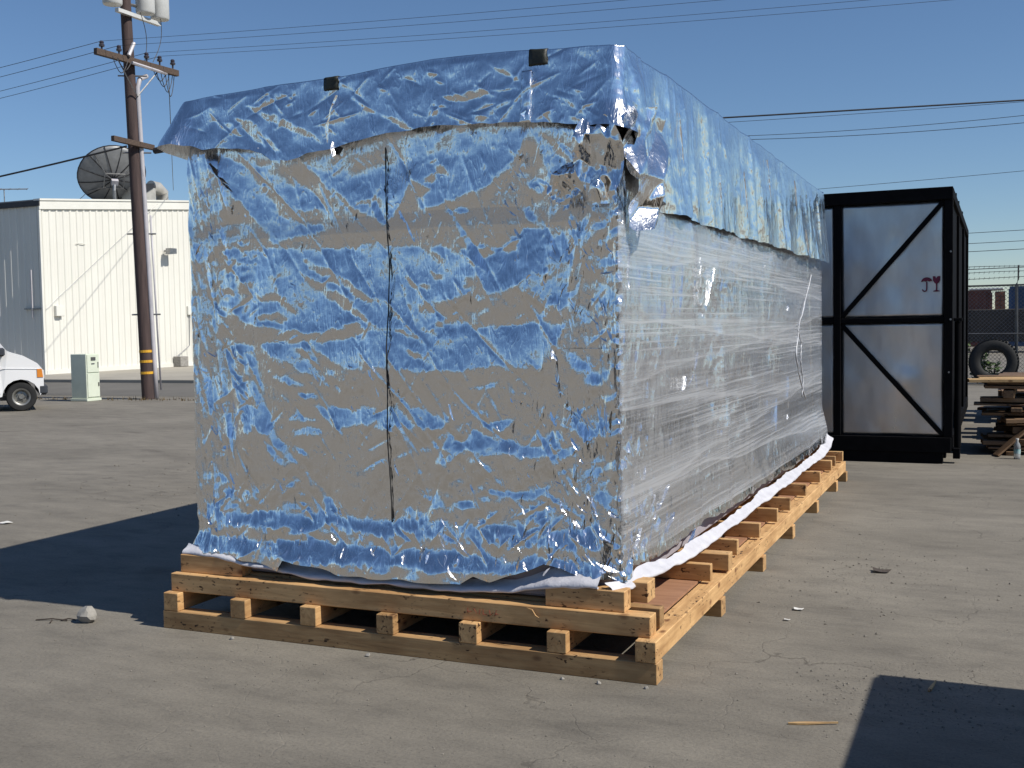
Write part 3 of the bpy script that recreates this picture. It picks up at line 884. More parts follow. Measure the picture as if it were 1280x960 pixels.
creases(D, SS, Z, 60, 6, (sB - 0.36, sB - 0.02, 0.4, 2.1), (0.004, 0.010), (0.005, 0.009), (0.10, 0.5), lambda r, u, v: pi / 2 + r.uniform(-0.25, 0.25))
creases(D, SS, Z, 80, 7, (sA + 0.01, sA + 0.26, 0.4, 2.3), (0.003, 0.009), (0.006, 0.010), (0.2, 0.9), lambda r, u, v: pi / 2 + r.uniform(0.0, 0.3))
creases(D, SS, Z, 60, 8, (sA + 0.2, sB - 0.02, 0.36, 0.62), (0.005, 0.012), (0.006, 0.012), (0.08, 0.26))
# the loose bottom of the sheet bulges over the base
D[:, fi] += 0.022 * smooth(-z, -0.60, -0.50) * em
# right side: taut, a few steep folds under the film
y, z = np.broadcast_to(P0[ri, 1][None, :], (RZ, len(ri))), Z[:, ri]
fold = 0.014 * tnoise(y + 0.10 * z, z, 0.34, 14, 0.0, 6) * (0.35 + 0.65 * np.exp(-(y - 4.5) / 2.2))
fold += 0.012 * vnoise(y, z, 1.3, 0.8, 15) + 0.006 * tnoise(y, z, 0.5, 16, 0.4, 0.7)
for yy, sl, am, wd in ((5.05, 0.22, 0.016, 0.03), (5.75, -0.10, 0.020, 0.035), (6.35, -0.16, 0.018, 0.04), (7.6, 0.05, 0.012, 0.05), (9.75, -0.2, 0.02, 0.06)):
    u = y - yy - sl * (z - 1.2)
    fold += am * np.exp(-np.abs(u) / wd) * (0.6 + 0.4 * vnoise(y, z, 9, 0.3, int(yy * 3)))
fold *= smooth(y, YF + 0.03, YF + 0.25) * smooth(-y, -YB + 0.03, -YB + 0.2) * (1 - smooth(z, 1.95, 2.1))
fold += 0.05 * smooth(-z, -0.75, -0.45) * smooth(y, 6, 9.5)
D[:, ri] += fold
creases(D, SS, Z, 70, 9, (sB + 0.05, sB + 3.5, 0.42, 1.95), (0.004, 0.012), (0.010, 0.022), (0.15, 0.6), lambda r, u, v: pi / 2 + r.uniform(-0.5, 0.3))
creases(D, SS, Z, 80, 10, (sB + 0.02, sB + 0.6, 0.4, 0.95), (0.004, 0.012), (0.008, 0.016), (0.06, 0.22))
D += np.where(isf, 0.03, 0.010) * smooth(-Z, -0.47, -0.37) * (1 + 0.6 * vnoise(SS, Z, 0.12, 9, 17))
# drawn in slightly under the hood
D -= 0.015 * smooth(Z, 2.25, 2.45)
D = np.where(Z > 2.36, np.minimum(D, 0.015), D)
PX = np.empty(Z.shape + (3,))
PX[..., 0] = P0[None, :, 0] + N0[None, :, 0] * D
PX[..., 1] = P0[None, :, 1] + N0[None, :, 1] * D
PX[..., 2] = Z
grid_object('foil_sleeve', PX, 'foil', crate, closed=True)
MB().box(XL + 0.045, XR - 0.05, YF + 0.06, YB - 0.05, 0.283, 2.55, 0.02).build('inner_liner', 'liner', crate)
MB().box(XL + 0.03, XR - 0.02, YF - 0.004, YF + 0.05, 0.2835, 0.45, 0.01).build('liner_skirt', 'liner', crate)
sleeve_PX = PX

# ---- hood of foil over the top
RH = 84
hem = np.full(len(P0), 2.05)
hem[fi] = line_at(HEM_LINE, P0[fi, 0])
yr = P0[ri, 1]
hem[ri] = np.interp(yr, [4.5, 4.62, 4.85, 5.1, 10.4], [2.26, 2.12, 2.03, 2.0, 1.985])
li = np.where(G0 == 0)[0]
hem[li] = np.interp(P0[li, 1], [4.5, 5.2, 10.3], [2.39, 2.2, 2.05])
arcA, arcB = np.where(G0 == 1)[0], np.where(G0 == 3)[0]
hem[arcA] = 2.395
hem[arcB] = np.linspace(2.30, 2.27, 6)
hem += 0.005 * vnoise(S0, 0, 0.05, 1, 51) + 0.004 * vnoise(S0, 0, 0.22, 1, 52)
top = np.full(len(P0), 2.62)
top[fi] = line_at(TOP_LINE, P0[fi, 0])
top[ri] = np.interp(yr, [4.5, 4.7, 5.2, 7.5, 10.3], [2.64, 2.635, 2.645, 2.63, 2.605])
top[arcA] = 2.62
top[arcB] = 2.639
top += 0.006 * vnoise(S0, 0, 0.2, 1, 53)
t = np.linspace(0, 1, RH)[:, None]
Zh = hem[None, :] + t * (top - hem)[None, :]
SS = np.broadcast_to(S0[None, :], Zh.shape)
tb = np.broadcast_to(t, Zh.shape)
flare = np.where(np.isin(G0, (4, 5, 6)), np.interp(P0[:, 1], [4.5, 7.0, 10.3], [0.004, 0.012, 0.050]), 0.046)[None, :]
Dh = np.where(np.isin(G0, (4, 5, 6)), 0.028, 0.014)[None, :] + flare * (1 - tb) ** 1.1
crA = 0.5 + 0.9 * smooth(vnoise(SS, Zh, 0.35, 0.25, 61), -0.1, 0.7)
gather = np.exp(-((SS - sB) / 0.16) ** 2)
crA = crA + 1.6 * gather
Dh += crA * (0.0030 * tnoise(SS, Zh, 0.12, 62, 0.7) + 0.0016 * tnoise(SS, Zh, 0.055, 63, 0.2) + 0.0006 * tnoise(SS, Zh, 0.024, 64))
Dh += gather * smooth(-Zh, -2.45, -2.3) * (0.040 * tnoise(SS, Zh, 0.16, 65, 0.4) + 0.014 * tnoise(SS, Zh, 0.07, 66, 1.0))
# loose corner of the hood sticking out on the left
wing = np.exp(-((SS - sA) / 0.10) ** 2)
Dh += wing * (0.070 * (1 - tb) ** 0.8 + 0.012 * tnoise(SS, Zh, 0.06, 67, 0.3, 3))
x, z = np.broadcast_to(P0[fi, 0][None, :], (RH, len(fi))), Zh[:, fi]
mk = painted(HOOD_PATCHES, x, z, 1)
mk = blur(blur(mk, 1, 0), 1, 1)
fr = (mk + 1) / 2
up_e = np.clip(22 + 12 * vnoise(x, z, 0.22, 0.07, 71) + 15 * tnoise(x, z, 0.08, 72, 0.5, 0.5) + 6 * tnoise(x, z, 0.035, 73, 0.9), 7, 60)
T = slope_for(up_e * fr - 13 * (1 - fr), x, z, YF)
hz = (2.64 - 2.33) / (RH - 1)
base_slope = -0.046 / 0.31
d = poisson(np.clip(T - base_slope, -0.2, 0.6) * 1.1, dx, hz, 0.05)
em = smooth(x, XL + 0.05, XL + 0.16) * smooth(-x, -XR + 0.02, -XR + 0.10)
Dh[:, fi] += d * em * smooth(1 - tb[:, fi], 0, 0.12)
y, z = np.broadcast_to(yr[None, :], (RH, len(ri))), Zh[:, ri]
tr = tb[:, ri]
pl = (0.040 * tnoise(y + 0.32 * z, z, 0.26, 74, 0.0, 14) + 0.018 * tnoise(y + 0.16 * z, z, 0.11, 75, 0.0, 14)) * (0.62 + 0.4 * (1 - tr)) * np.interp(y, [4.5, 7.5, 10.3], [1.0, 0.7, 0.38])
pl += 0.055 * tnoise(y + 0.30 * z, z, 0.17, 79, 0.0, 14) * (tr - 0.55) * np.interp(y, [4.5, 10.3], [1, 0.6])
pl += 0.0028 * tnoise(y, z, 0.13, 77, 0.4) + 0.0016 * tnoise(y, z, 0.05, 78, 1.0)
pl *= 0.12 + 0.88 * smooth(1 - tr, 0.0, 0.28)
Dh[:, ri] += pl * smooth(y, YF + 0.02, YF + 0.15) * smooth(-y, -YB + 0.02, -YB + 0.1)
creases(Dh, SS, Zh, 70, 11, (sA + 0.1, sB - 0.02, 2.32, 2.64), (0.003, 0.007), (0.007, 0.012), (0.08, 0.3), lambda r, u, v: r.choice((1, -1)) * radians(r.uniform(10, 60)))
creases(Dh, SS, Zh, 90, 12, (sB + 0.1, sC - 0.1, 2.0, 2.6), (0.003, 0.008), (0.012, 0.022), (0.2, 0.6), lambda r, u, v: pi / 2 + r.uniform(-0.15, 0.35))
# never let the sleeve poke through the hood
under = np.empty_like(Dh)
for j in range(len(P0)):
    under[:, j] = np.interp(Zh[:, j], Z[:, j], D[:, j])
Dh = np.maximum(Dh, under + 0.006)
PH = np.empty(Zh.shape + (3,))
PH[..., 0] = P0[None, :, 0] + N0[None, :, 0] * Dh
PH[..., 1] = P0[None, :, 1] + N0[None, :, 1] * Dh
PH[..., 2] = Zh
# roll over the top edge to the ridge
cx, cy = (XL + XR) / 2, np.clip(P0[:, 1], YF + 1.1, YB - 1.1)
rows = [PH]
for k, dzk in ((0.012, 0.004), (0.035, 0.006), (0.15, 0.012), (0.5, 0.02), (1.0, 0.02)):
    q = np.empty((1, len(P0), 3))
    q[0, :, 0] = PH[-1, :, 0] + (cx - PH[-1, :, 0]) * k
    q[0, :, 1] = PH[-1, :, 1] + (cy - PH[-1, :, 1]) * k
    q[0, :, 2] = PH[-1, :, 2] * (1 - min(k * 3, 1)) + 2.63 * min(k * 3, 1) + dzk * 0.4 + 0.006 * vnoise(S0, 0, 0.15, 1, 80) * (k < 0.9)
    rows.append(q)
hood = grid_object('foil_hood', np.concatenate(rows, 0), 'foil', crate, closed=True)

def on_front(xs, zs, off):
    """points lying on the hood's front, pushed out by off"""
    out = np.empty((len(zs), len(xs), 3))
    for j, xv in enumerate(xs):
        c = fi[int(np.argmin(np.abs(P0[fi, 0] - xv)))]
        for i, zv in enumerate(zs):
            r = int(np.argmin(np.abs(Zh[:, c] - zv)))
            over = max(0.0, zv - top[c])
            out[i, j] = (xv, PH[r, c, 1] - off + over * 2.2, min(zv, top[c] + 0.006))
    return out
def strip_mesh(name, x0, x1, z0, z1, mat, off=0.006, n=10, lean=0.0, label=None):
    zs = np.linspace(z0, z1, n)
    Pm = on_front(np.linspace(x0, x1, 5), zs, off)
    Pm[..., 0] += (lean * (zs - z0))[:, None]
    Pm[..., 1] += 0.003 * vnoise(Pm[..., 0], Pm[..., 2], 0.02, 0.03, 83)
    o = grid_object(name, Pm, mat, crate)
    sol = o.modifiers.new('thickness', 'SOLIDIFY')
    sol.thickness = 0.0015
    sol.offset = 0
    if label:
        o['label'] = label
    return o
strip_mesh('tape_patch', -2.888, -2.815, 2.588, 2.66, 'tape_black', label='black tape square on the top edge of the foil')
strip_mesh('tape_patch', -1.852, -1.770, 2.590, 2.668, 'tape_black', label='black tape square on the top edge of the foil')
strip_mesh('foil_tape', -1.880, -1.834, 2.345, 2.57, 'foil', 0.010, 26)
# small sharp folds added for glints, flanks aimed to flash the sun
def surf_front(xv, zv):
    c = fi[int(np.argmin(np.abs(P0[fi, 0] - xv)))]
    if zv > hem[c]:
        return PH[int(np.argmin(np.abs(Zh[:, c] - zv))), c, 1]
    return sleeve_PX[int(np.argmin(np.abs(Z[:, c] - zv))), c, 1]
def surf_side(yv, zv):
    c = ri[int(np.argmin(np.abs(P0[ri, 1] - yv)))]
    return sleeve_PX[int(np.argmin(np.abs(Z[:, c] - zv))), c, 0]
_sun = Vector((cos(SUN_AZ) * cos(SUN_EL), sin(SUN_AZ) * cos(SUN_EL), sin(SUN_EL)))
_fr = random.Random(77)
def pinch(p, q, wdt, out, spread=0.09, into=None):
    """a folded ridge along p-q whose flank is angled to flash the sun at the camera"""
    p, q, out = Vector(p), Vector(q), Vector(out)
    nrm = (_sun + (Vector((0, 0, 1.48)) - p).normalized()).normalized()
    nrm = (nrm + Vector((_fr.uniform(-1, 1), _fr.uniform(-1, 1), _fr.uniform(-1, 1))) * spread).normalized()
    k = 7
    base, ridge, left = [], [], []
    for i in range(k):
        f_ = i / (k - 1)
        c = p.lerp(q, f_)
        prof_ = (sin(pi * min(1, 0.12 + 0.88 * f_)) ** 0.7) * _fr.uniform(0.7, 1.15)
        tdir = (q - p).normalized()
        tdir = (tdir - nrm * tdir.dot(nrm)).normalized()
        v = nrm.cross(tdir)
        if v.dot(out) < 0:
            v = -v
        rg = c + v * wdt * prof_
        base.append(c - out * 0.003)
        ridge.append(rg)
        lf = rg - out * ((rg - c).dot(out) + 0.003) + (rg - c - out * (rg - c).dot(out)) * 0.25
        left.append(lf)
    m = into or MB()
    m.add(base + ridge + left, [(i, i + 1, k + i + 1, k + i) for i in range(k - 1)] + [(k + i, k + i + 1, 2 * k + i + 1, 2 * k + i) for i in range(k - 1)])
    return m if into else m.build('glint_fold', 'foil', crate)
for (xa, za, xb, zb_, wd) in GLINT_FRONT:
    xa, za, xb, zb_, wd = (q * 0.001 for q in (xa, za, xb, zb_, wd))
    xa, xb = min(xa, XR - 0.012), min(xb, XR - 0.012)
    wd *= 1.7 if xa > -1.9 else 1.25
    pinch((xa, surf_front(xa, za), za), (xb, surf_front(xb, zb_), zb_), wd, (0, -1, 0))
for (ya, za, yb_, zb_, wd) in GLINT_SIDE:
    ya, za, yb_, zb_, wd = (q * 0.001 for q in (ya, za, yb_, zb_, wd))
    pinch((surf_side(ya, za), ya, za), (surf_side(yb_, zb_), yb_, zb_), min(wd * 0.42, 0.014), (1, 0, 0), 0.05)
# countless tiny pinches added for sun sparkle: right third, left edge, foot and hem of the front, near end of the side
fine = MB()
for k in range(330):
    zone = _fr.random()
    if zone < 0.48:
        xv, zv = XR - 0.015 - abs(_fr.gauss(0, 0.20)), _fr.uniform(0.42, 2.2)
    elif zone < 0.62:
        xv, zv = XL + 0.05 + abs(_fr.gauss(0, 0.14)), _fr.uniform(0.45, 2.25)
    elif zone < 0.80:
        xv, zv = _fr.uniform(XL + 0.1, XR - 0.03), 0.38 + abs(_fr.gauss(0, 0.11))
    else:
        xv, zv = _fr.uniform(XL + 0.1, XR - 0.03), _fr.uniform(0.5, 2.25)
    a = pi / 2 + _fr.gauss(0.15, 0.45)
    L = _fr.uniform(0.015, 0.07)
    x2, z2 = xv + L * cos(a), zv + L * sin(a)
    if not (XL + 0.03 < x2 < XR - 0.01):
        continue
    pinch((xv, surf_front(xv, zv), zv), (x2, surf_front(x2, z2), z2), _fr.uniform(0.004, 0.013), (0, -1, 0), 0.10, fine)
for k in range(130):
    yv, zv = YF + 0.04 + abs(_fr.gauss(0, 0.30 if k < 80 else 2.0)), (0.42 + abs(_fr.gauss(0, 0.22)) if k < 60 else _fr.uniform(0.45, 1.95))
    if yv > YB - 0.2:
        continue
    a = pi / 2 + _fr.gauss(0, 0.4)
    L = _fr.uniform(0.02, 0.09)
    y2, z2 = yv + L * cos(a), zv + L * sin(a)
    pinch((surf_side(yv, zv), yv, zv), (surf_side(y2, z2), y2, z2), _fr.uniform(0.004, 0.010), (1, 0, 0), 0.10, fine)
tag(fine.build('glint_crinkles', 'foil', crate), None, None, kind='stuff')
def surf_hood(yv, zv):
    c = ri[int(np.argmin(np.abs(P0[ri, 1] - yv)))]
    return PH[int(np.argmin(np.abs(Zh[:, c] - zv))), c, 0]
for (ya, za, yb_, zb_, wd) in ((7.6, 2.56, 7.65, 2.25, .010), (8.75, 2.55, 8.8, 2.35, .012), (9.9, 2.5, 9.95, 2.02, .014), (9.1, 2.2, 9.15, 2.0, .010), (6.9, 2.4, 6.95, 2.1, .008), (8.2, 2.25, 8.2, 2.02, .010), (5.35, 2.5, 5.4, 2.2, .007), (6.2, 2.3, 6.22, 2.03, .008)):
    pinch((surf_hood(ya, za), ya, za), (surf_hood(yb_, zb_), yb_, zb_), wd, (1, 0, 0), 0.04)  # glint folds added down the side of the hood
# foil ear under the first black square, added glint folds on the second's tape
pinch((-2.815, surf_front(-2.815, 2.56), 2.56), (-2.862, surf_front(-2.862, 2.34), 2.34), 0.028, (0, -1, 0), 0.02)
pinch((-2.83, surf_front(-2.83, 2.345) - 0.01, 2.345), (-2.80, surf_front(-2.80, 2.315) - 0.02, 2.318), 0.075, (0, -1, 0), 0.02)
pinch((-1.832, surf_front(-1.832, 2.54), 2.54), (-1.836, surf_front(-1.836, 2.36), 2.36), 0.020, (0, -1, 0), 0.03)
pinch((-1.84, surf_front(-1.84, 2.39), 2.39), (-1.845, surf_front(-1.845, 2.35), 2.35), 0.040, (0, -1, 0), 0.03)

# gathered tuck of foil at the near top corner
def tuck(name, org, e1, e2, nrm, nu, nv, amp, seed, shape):
    u = np.linspace(0, 1, nu)[None, :]
    v = np.linspace(0, 1, nv)[:, None]
    wdt = shape(v)
    org, e1, e2, nrm = (np.array(q, float) for q in (org, e1, e2, nrm))
    uu = (u - 0.5) * wdt
    Pm = org + uu[..., None] * e1 + (v + 0 * u)[..., None] * e2
    h = amp * (tnoise(uu * 0.3, v * 0.4 + 0 * u, 0.075, seed, 0.3, 1.5) + 0.35 * tnoise(uu * 0.3, v * 0.4 + 0 * u, 0.05, seed + 1, 0.9))
    Pm = Pm + h[..., None] * nrm
    o = grid_object(name, Pm, 'foil', crate)
    return o
tuck('foil_tuck', (-1.545, 4.415, 2.34), (0.20, 0.02, 0.02), (0.04, 0.01, -0.36), (0.25, -0.97, 0.0), 40, 54, 0.055, 91, lambda v: 0.5 + 0.6 * np.sin(np.clip(v * 1.15, 0, 1) * pi) ** 0.8)
tuck('foil_tuck', (-1.408, 4.74, 2.42), (0.0, 0.60, 0.06), (0.02, -0.10, -0.54), (0.95, -0.3, 0.0), 54, 54, 0.060, 95, lambda v: 1.0 - 0.72 * np.clip(v - 0.25, 0, 1) / 0.75)
tuck('foil_tuck', (-1.665, 4.435, 2.17), (0.13, 0.0, 0.03), (-0.02, 0.0, -0.20), (0.0, -1.0, 0.0), 26, 32, 0.045, 99, lambda v: 0.3 + 1.1 * np.sin(np.clip(v * 1.1, 0, 1) * pi))
# repair patch and seam lines on the front
Pm = np.empty((24, 28, 3))
for i, zv in enumerate(np.linspace(1.135, 1.375, 24)):
    for j, xv in enumerate(np.linspace(-1.745, -1.49, 28)):
        c = fi[int(np.argmin(np.abs(P0[fi, 0] - xv)))]
        r = int(np.argmin(np.abs(Z[:, c] - zv)))
        Pm[i, j] = (xv, sleeve_PX[r, c, 1] - 0.009, zv - 0.02 * (xv + 1.6))
Pm[..., 1] += 0.004 * tnoise(Pm[..., 0], Pm[..., 2], 0.05, 101, 0.4)
grid_object('foil_patch', Pm, 'foil', crate)
def seam_line(name, pts, r, mat='cord'):
    pts = np.array(pts, float)
    m = 90
    cum = np.r_[0, np.cumsum(np.linalg.norm(np.diff(pts, axis=0), axis=1))]
    cum /= cum[-1]
    tt_ = np.linspace(0, 1, m)
    xv, zv = np.interp(tt_, cum, pts[:, 0]), np.interp(tt_, cum, pts[:, 1])
    yv = np.array([surf_front(a, b) for a, b in zip(xv, zv)])
    lo = np.array([yv[max(0, k - 4):k + 5].min() for k in range(m)])
    yv = np.convolve(np.pad(lo, 4, mode='edge'), np.ones(9) / 9, 'valid') - 0.002
    rs = [r * (0.6 + 0.4 * abs(math.sin(k * 0.37 + k * k * 0.013))) for k in range(m)]
    return MB().tube([(xv[k], yv[k], zv[k]) for k in range(m)], rs, 5).build(name, mat, crate)
seam_line('tie_cord', [(-2.594, 2.31), (-2.588, 1.93), (-2.581, 1.55), (-2.579, 1.2), (-2.581, 0.80), (-2.583, 0.575)], 0.0036)

# ---- stretch film over the long side and a thin band across the front
M['film_solid'] = pm('twisted_film', (0.7, 0.71, 0.74), (0.45, 0.46, 0.5), 30, 0.25)
ci = np.r_[arcB[2:], ri]
RF = 60
zf0 = np.interp(P0[ci, 1], [4.4, 5.2, 10.4], [0.47, 0.43, 0.44])
zf1 = np.interp(P0[ci, 1], [4.4, 4.9, 10.4], [2.02, 2.02, 2.00]) + 0.008 * vnoise(S0[ci], 0, 0.3, 1, 111)
tf = np.linspace(0, 1, RF)[:, None]
ZF = zf0[None, :] + tf * (zf1 - zf0)[None, :]
Dc = D[:, ci]
Dbl = blur(blur(Dc, 9, 0), 12, 1)
Df = np.empty(ZF.shape)
for j in range(len(ci)):
    Df[:, j] = np.interp(ZF[:, j], Z[:, ci[j]], np.maximum(Dbl[:, j], blur(Dc[:, j:j + 1], 2, 0)[:, 0]))
Df = np.maximum(Df, 0) + 0.010 + 0.0025 * vnoise(S0[ci][None, :] + 0 * ZF, ZF, 0.8, 0.05, 112) + 0.0015 * vnoise(S0[ci][None, :] + 0 * ZF, ZF, 0.5, 0.016, 113)
PF = np.empty(ZF.shape + (3,))
PF[..., 0] = P0[ci][None, :, 0] + N0[ci][None, :, 0] * Df
PF[..., 1] = P0[ci][None, :, 1] + N0[ci][None, :, 1] * Df
PF[..., 2] = ZF
grid_object('stretch_film', PF, 'film', crate, uv=np.stack([np.broadcast_to(S0[ci][None, :], ZF.shape), ZF], -1))
# twisted tail of film near the far end
for pts, r in (([(9.66, 1.86), (9.40, 1.68), (9.19, 1.54), (8.99, 1.41), (8.80, 1.20), (8.95, 1.08), (9.12, 0.97), (9.36, 0.83)], 0.006), ([(8.97, 1.40), (9.12, 1.30), (9.06, 1.15), (9.2, 1.0), (9.16, 0.86)], 0.006)):
    q = []
    for a, b in zip(np.interp(np.linspace(0, 1, 30), np.linspace(0, 1, len(pts)), [p[0] for p in pts]), np.interp(np.linspace(0, 1, 30), np.linspace(0, 1, len(pts)), [p[1] for p in pts])):
        j = int(np.argmin(np.abs(P0[ci, 1] - a) + 9 * (P0[ci, 0] < XR - 0.001)))
        i = int(np.argmin(np.abs(ZF[:, j] - b)))
        q.append((PF[i, j, 0] + 0.004, a + random.uniform(-.012, .012), b))
    MB().tube(q, [r * random.uniform(0.4, 1.3) for _ in q], 6).build('film_twist', 'film_solid', crate, smooth=True)
fsel = fi[::4]
ZB = np.linspace(1.925, 2.0, 8)[:, None] + 0 * fsel[None, :] + 0.01 * vnoise(P0[fsel, 0], 0, 0.5, 1, 115)
PB = np.empty(ZB.shape + (3,))
for j, c in enumerate(fsel):
    r = np.interp(ZB[:, j], Z[:, c], np.arange(RZ)).astype(int)
    PB[:, j, 0] = P0[c, 0]
    PB[:, j, 1] = sleeve_PX[:, c, 1][r].min() - 0.008
    PB[:, j, 2] = ZB[:, j]
grid_object('stretch_film', PB, 'film_front', crate, uv=np.stack([PB[..., 0], PB[..., 2]], -1))

# ---- white plastic sheet folded out under the foil
def hem_roll(name, path, rad, seed, mat='white_sheet'):
    """a soft flattened fold following path: (x, y, z, nx, ny)"""
    m = len(path)
    prof = [(-0.070, 0.075), (-0.052, 0.055), (-0.034, 0.040), (-0.016, 0.028), (0.004, 0.016), (0.020, 0.006), (0.034, -0.008), (0.040, -0.022), (0.036, -0.034), (0.022, -0.036), (0.0, -0.028)]
    Pm = np.empty((len(prof), m, 3))
    for j, (px, py, pz, nx, ny) in enumerate(path):
        k = rad * (1 + 0.30 * vnoise(j * 0.02, 0.0, 0.25, 1, seed) + 0.12 * vnoise(j * 0.02, 0.0, 0.06, 1, seed + 1))
        for i, (a, b) in enumerate(prof):
            a2 = a * k + 0.005 * float(vnoise(j * 0.02, i * 0.12, 0.13, 0.5, seed + 2)) + 0.004 * float(tnoise(j * 0.02, i * 0.04, 0.07, seed + 3, 0.2, 2.0))
            Pm[i, j] = (px + nx * a2, py + ny * a2, pz + b * k + 0.004 * float(tnoise(j * 0.02, i * 0.05, 0.05, seed + 4, 0.1, 3.0)))
    o = grid_object(name, Pm, mat, crate)
    return o
path = []
for k in range(100):
    f_ = k / 99
    px = -3.765 + f_ * (-1.545 + 3.765)
    pz = np.interp(px, [-3.82, -3.62, -3.45, -3.30, -3.0, -2.6, -2.2, -1.95, -1.75, -1.6, -1.5], [0.372, 0.372, 0.362, 0.335, 0.306, 0.303, 0.307, 0.325, 0.372, 0.385, 0.372])
    py = np.interp(px, [-3.82, -3.45, -3.2, -1.95, -1.75, -1.5], [4.43, 4.415, 4.435, 4.43, 4.415, 4.41])
    path.append((px, py, pz, 0.0, -1.0))
hem_roll('base_sheet', path, 0.55, 121)
path = []
for k in range(230):
    f_ = k / 229
    py = 4.40 + f_ * (10.36 - 4.40)
    pz = np.interp(py, [4.4, 4.5, 4.65, 4.9, 5.3, 5.7, 9.9, 10.2, 10.4], [0.365, 0.355, 0.366, 0.350, 0.318, 0.312, 0.312, 0.35, 0.42]) + 0.005 * float(vnoise(py, 0, 0.5, 1, 125))
    px = np.interp(py, [4.4, 4.5, 4.8, 5.2, 10.0, 10.4], [-1.50, -1.445, -1.425, -1.41, -1.395, -1.38]) + 0.006 * float(vnoise(py, 0, 0.6, 1, 127))
    path.append((px, py, pz, 1.0, 0.0))
hem_roll('base_sheet', path, 0.45, 131)

# ================================================================== timber skid under the crate
skid = thing('timber_skid', 'long heavy skid of new pine timbers under the foil wrapped crate', 'skid', (-2.545, 7.43, 0))
X0, X1, Y0, Y1 = -3.8176, -1.2729, 4.3217, 10.53
h = 0.089
def jit(a=0.004):
    return random.uniform(-a, a)
for k, yc in enumerate((4.3665, 5.498, 6.574, 7.628, 8.712, 9.845, 10.485)):
    e = 0.0 if k == 0 else 0.008
    beam('runner', 'pine', skid, (X0 + jit(), yc, h / 2), (X1 + e + jit(0.003), yc, h / 2), h, h)
for k, xc in enumerate((-3.771, -3.361, -2.960, -2.545, -2.126, -1.710, -1.3175)):
    beam('joist', 'pine', skid, (xc, Y0 + jit(0.003), h * 1.5 + 0.001), (xc + jit(0.006), Y1 + jit(), h * 1.5 + 0.001), h, h)
MB().box(-3.70, -1.366, 4.47, 10.49, 0.1795, 0.1915).build('deck_sheet', 'plywood', skid, loc=(-2.5, 7.5, 0.185))
beam('front_beam', 'pine', skid, (-3.80, 4.4085, h * 2.5 + 0.002), (-1.309, 4.4085, h * 2.5 + 0.002), h, h)
for (xa, xb, yc) in ((-3.770, -3.395, 4.445), (-1.785, -1.427, 4.434)):
    beam('corner_block', 'pine', skid, (xa, yc, h * 3.5 + 0.003), (xb, yc, h * 3.5 + 0.003), 0.085, h)
zc = 0.1925
for yc, wd, xe in ((4.500, 0.06, -1.300), (5.409, 0.040, -1.303), (5.69, h, -1.270), (6.062, 0.040, -1.311), (6.60, 0.040, -1.295), (7.139, 0.040, -1.288), (7.60, 0.040, -1.287), (8.275, 0.042, -1.287), (9.0, 0.042, -1.288), (9.735, 0.06, -1.30), (10.05, 0.040, -1.31), (10.41, 0.06, -1.292)):
    beam('cross_timber', 'pine', skid, (-3.78, yc, zc + h / 2), (xe + jit(0.003), yc + jit(0.01), zc + h / 2), wd, h - 0.004)
beam('corner_block', 'pine', skid, (-1.66, 4.597, h * 3.5 + 0.012), (-1.371, 4.597, h * 3.5 + 0.012), 0.11, h)
beam('corner_block', 'pine', skid, (-1.75, 10.22, h * 3.5 + 0.013), (-1.42, 10.22, h * 3.5 + 0.013), h, h)
# a sliver torn off the front beam
MB().tube([(-1.86, 4.3625, 0.262), (-1.83, 4.352, 0.258), (-1.815, 4.350, 0.235), (-1.80, 4.354, 0.225)], [0.001, 0.003, 0.003, 0.001], 4).build('splinter', 'pine', skid)
# red crayon strokes on the front beam
def strokes(name, segs, mat, parent):
    m = MB()
    for (xa, za, xb, zb_) in segs:
        m.tube([(xa, 4.3628, za), (xb, 4.3628, zb_)], 0.0013, 4)
    return m.build(name, mat, parent)
M['crayon'] = pm('red_crayon', (0.33, 0.05, 0.03), (0.2, 0.06, 0.03), 60, 0.8)
segs = [(-2.145, .236, -2.145, .212), (-2.145, .222, -2.125, .222), (-2.115, .236, -2.10, .215), (-2.085, .235, -2.09, .212), (-2.07, .236, -2.07, .214), (-2.07, .214, -2.05, .214), (-2.04, .236, -2.035, .212), (-2.035, .212, -2.02, .226), (-2.005, .238, -2.015, .210), (-2.015, .222, -1.995, .219)]
strokes('crayon_mark', segs, 'crayon', skid)

# ================================================================== black framed crate behind
bc = thing('framed_crate', 'tall black steel framed crate with dull metal sheet panels behind the foil', 'crate', (-1.54, 15.0, 0))
CX0, CX1, CY0, CY1, CZ = -2.70, -0.42, 12.0, 18.2, 2.785
def bcp(name, *b, mat='black', bev=0.004, parent=bc):
    return MB().box(*b, bev).build(name, mat, parent)
for xa, xb in ((CX0, CX0 + 0.075), (-1.575, -1.508), (CX1 - 0.082, CX1)):
    bcp('post', xa, xb, CY0, CY0 + 0.09, 0.27, 2.66)
bcp('top_beam', CX0, CX1, CY0 - 0.02, CY0 + 0.10, 2.661, CZ)
bcp('bottom_beam', CX0, CX1 - 0.012, CY0 - 0.02, CY0 + 0.10, 0.115, 0.269)
bcp('skid_beam', CX0 + 0.1, CX1 - 0.09, CY0 + 0.0, CY0 + 0.15, 0.0, 0.114)
for xa, xb in ((CX0 + 0.076, -1.576), (-1.507, CX1 - 0.083)):
    bcp('rail', xa, xb, CY0 + 0.004, CY0 + 0.07, 1.437, 1.487)
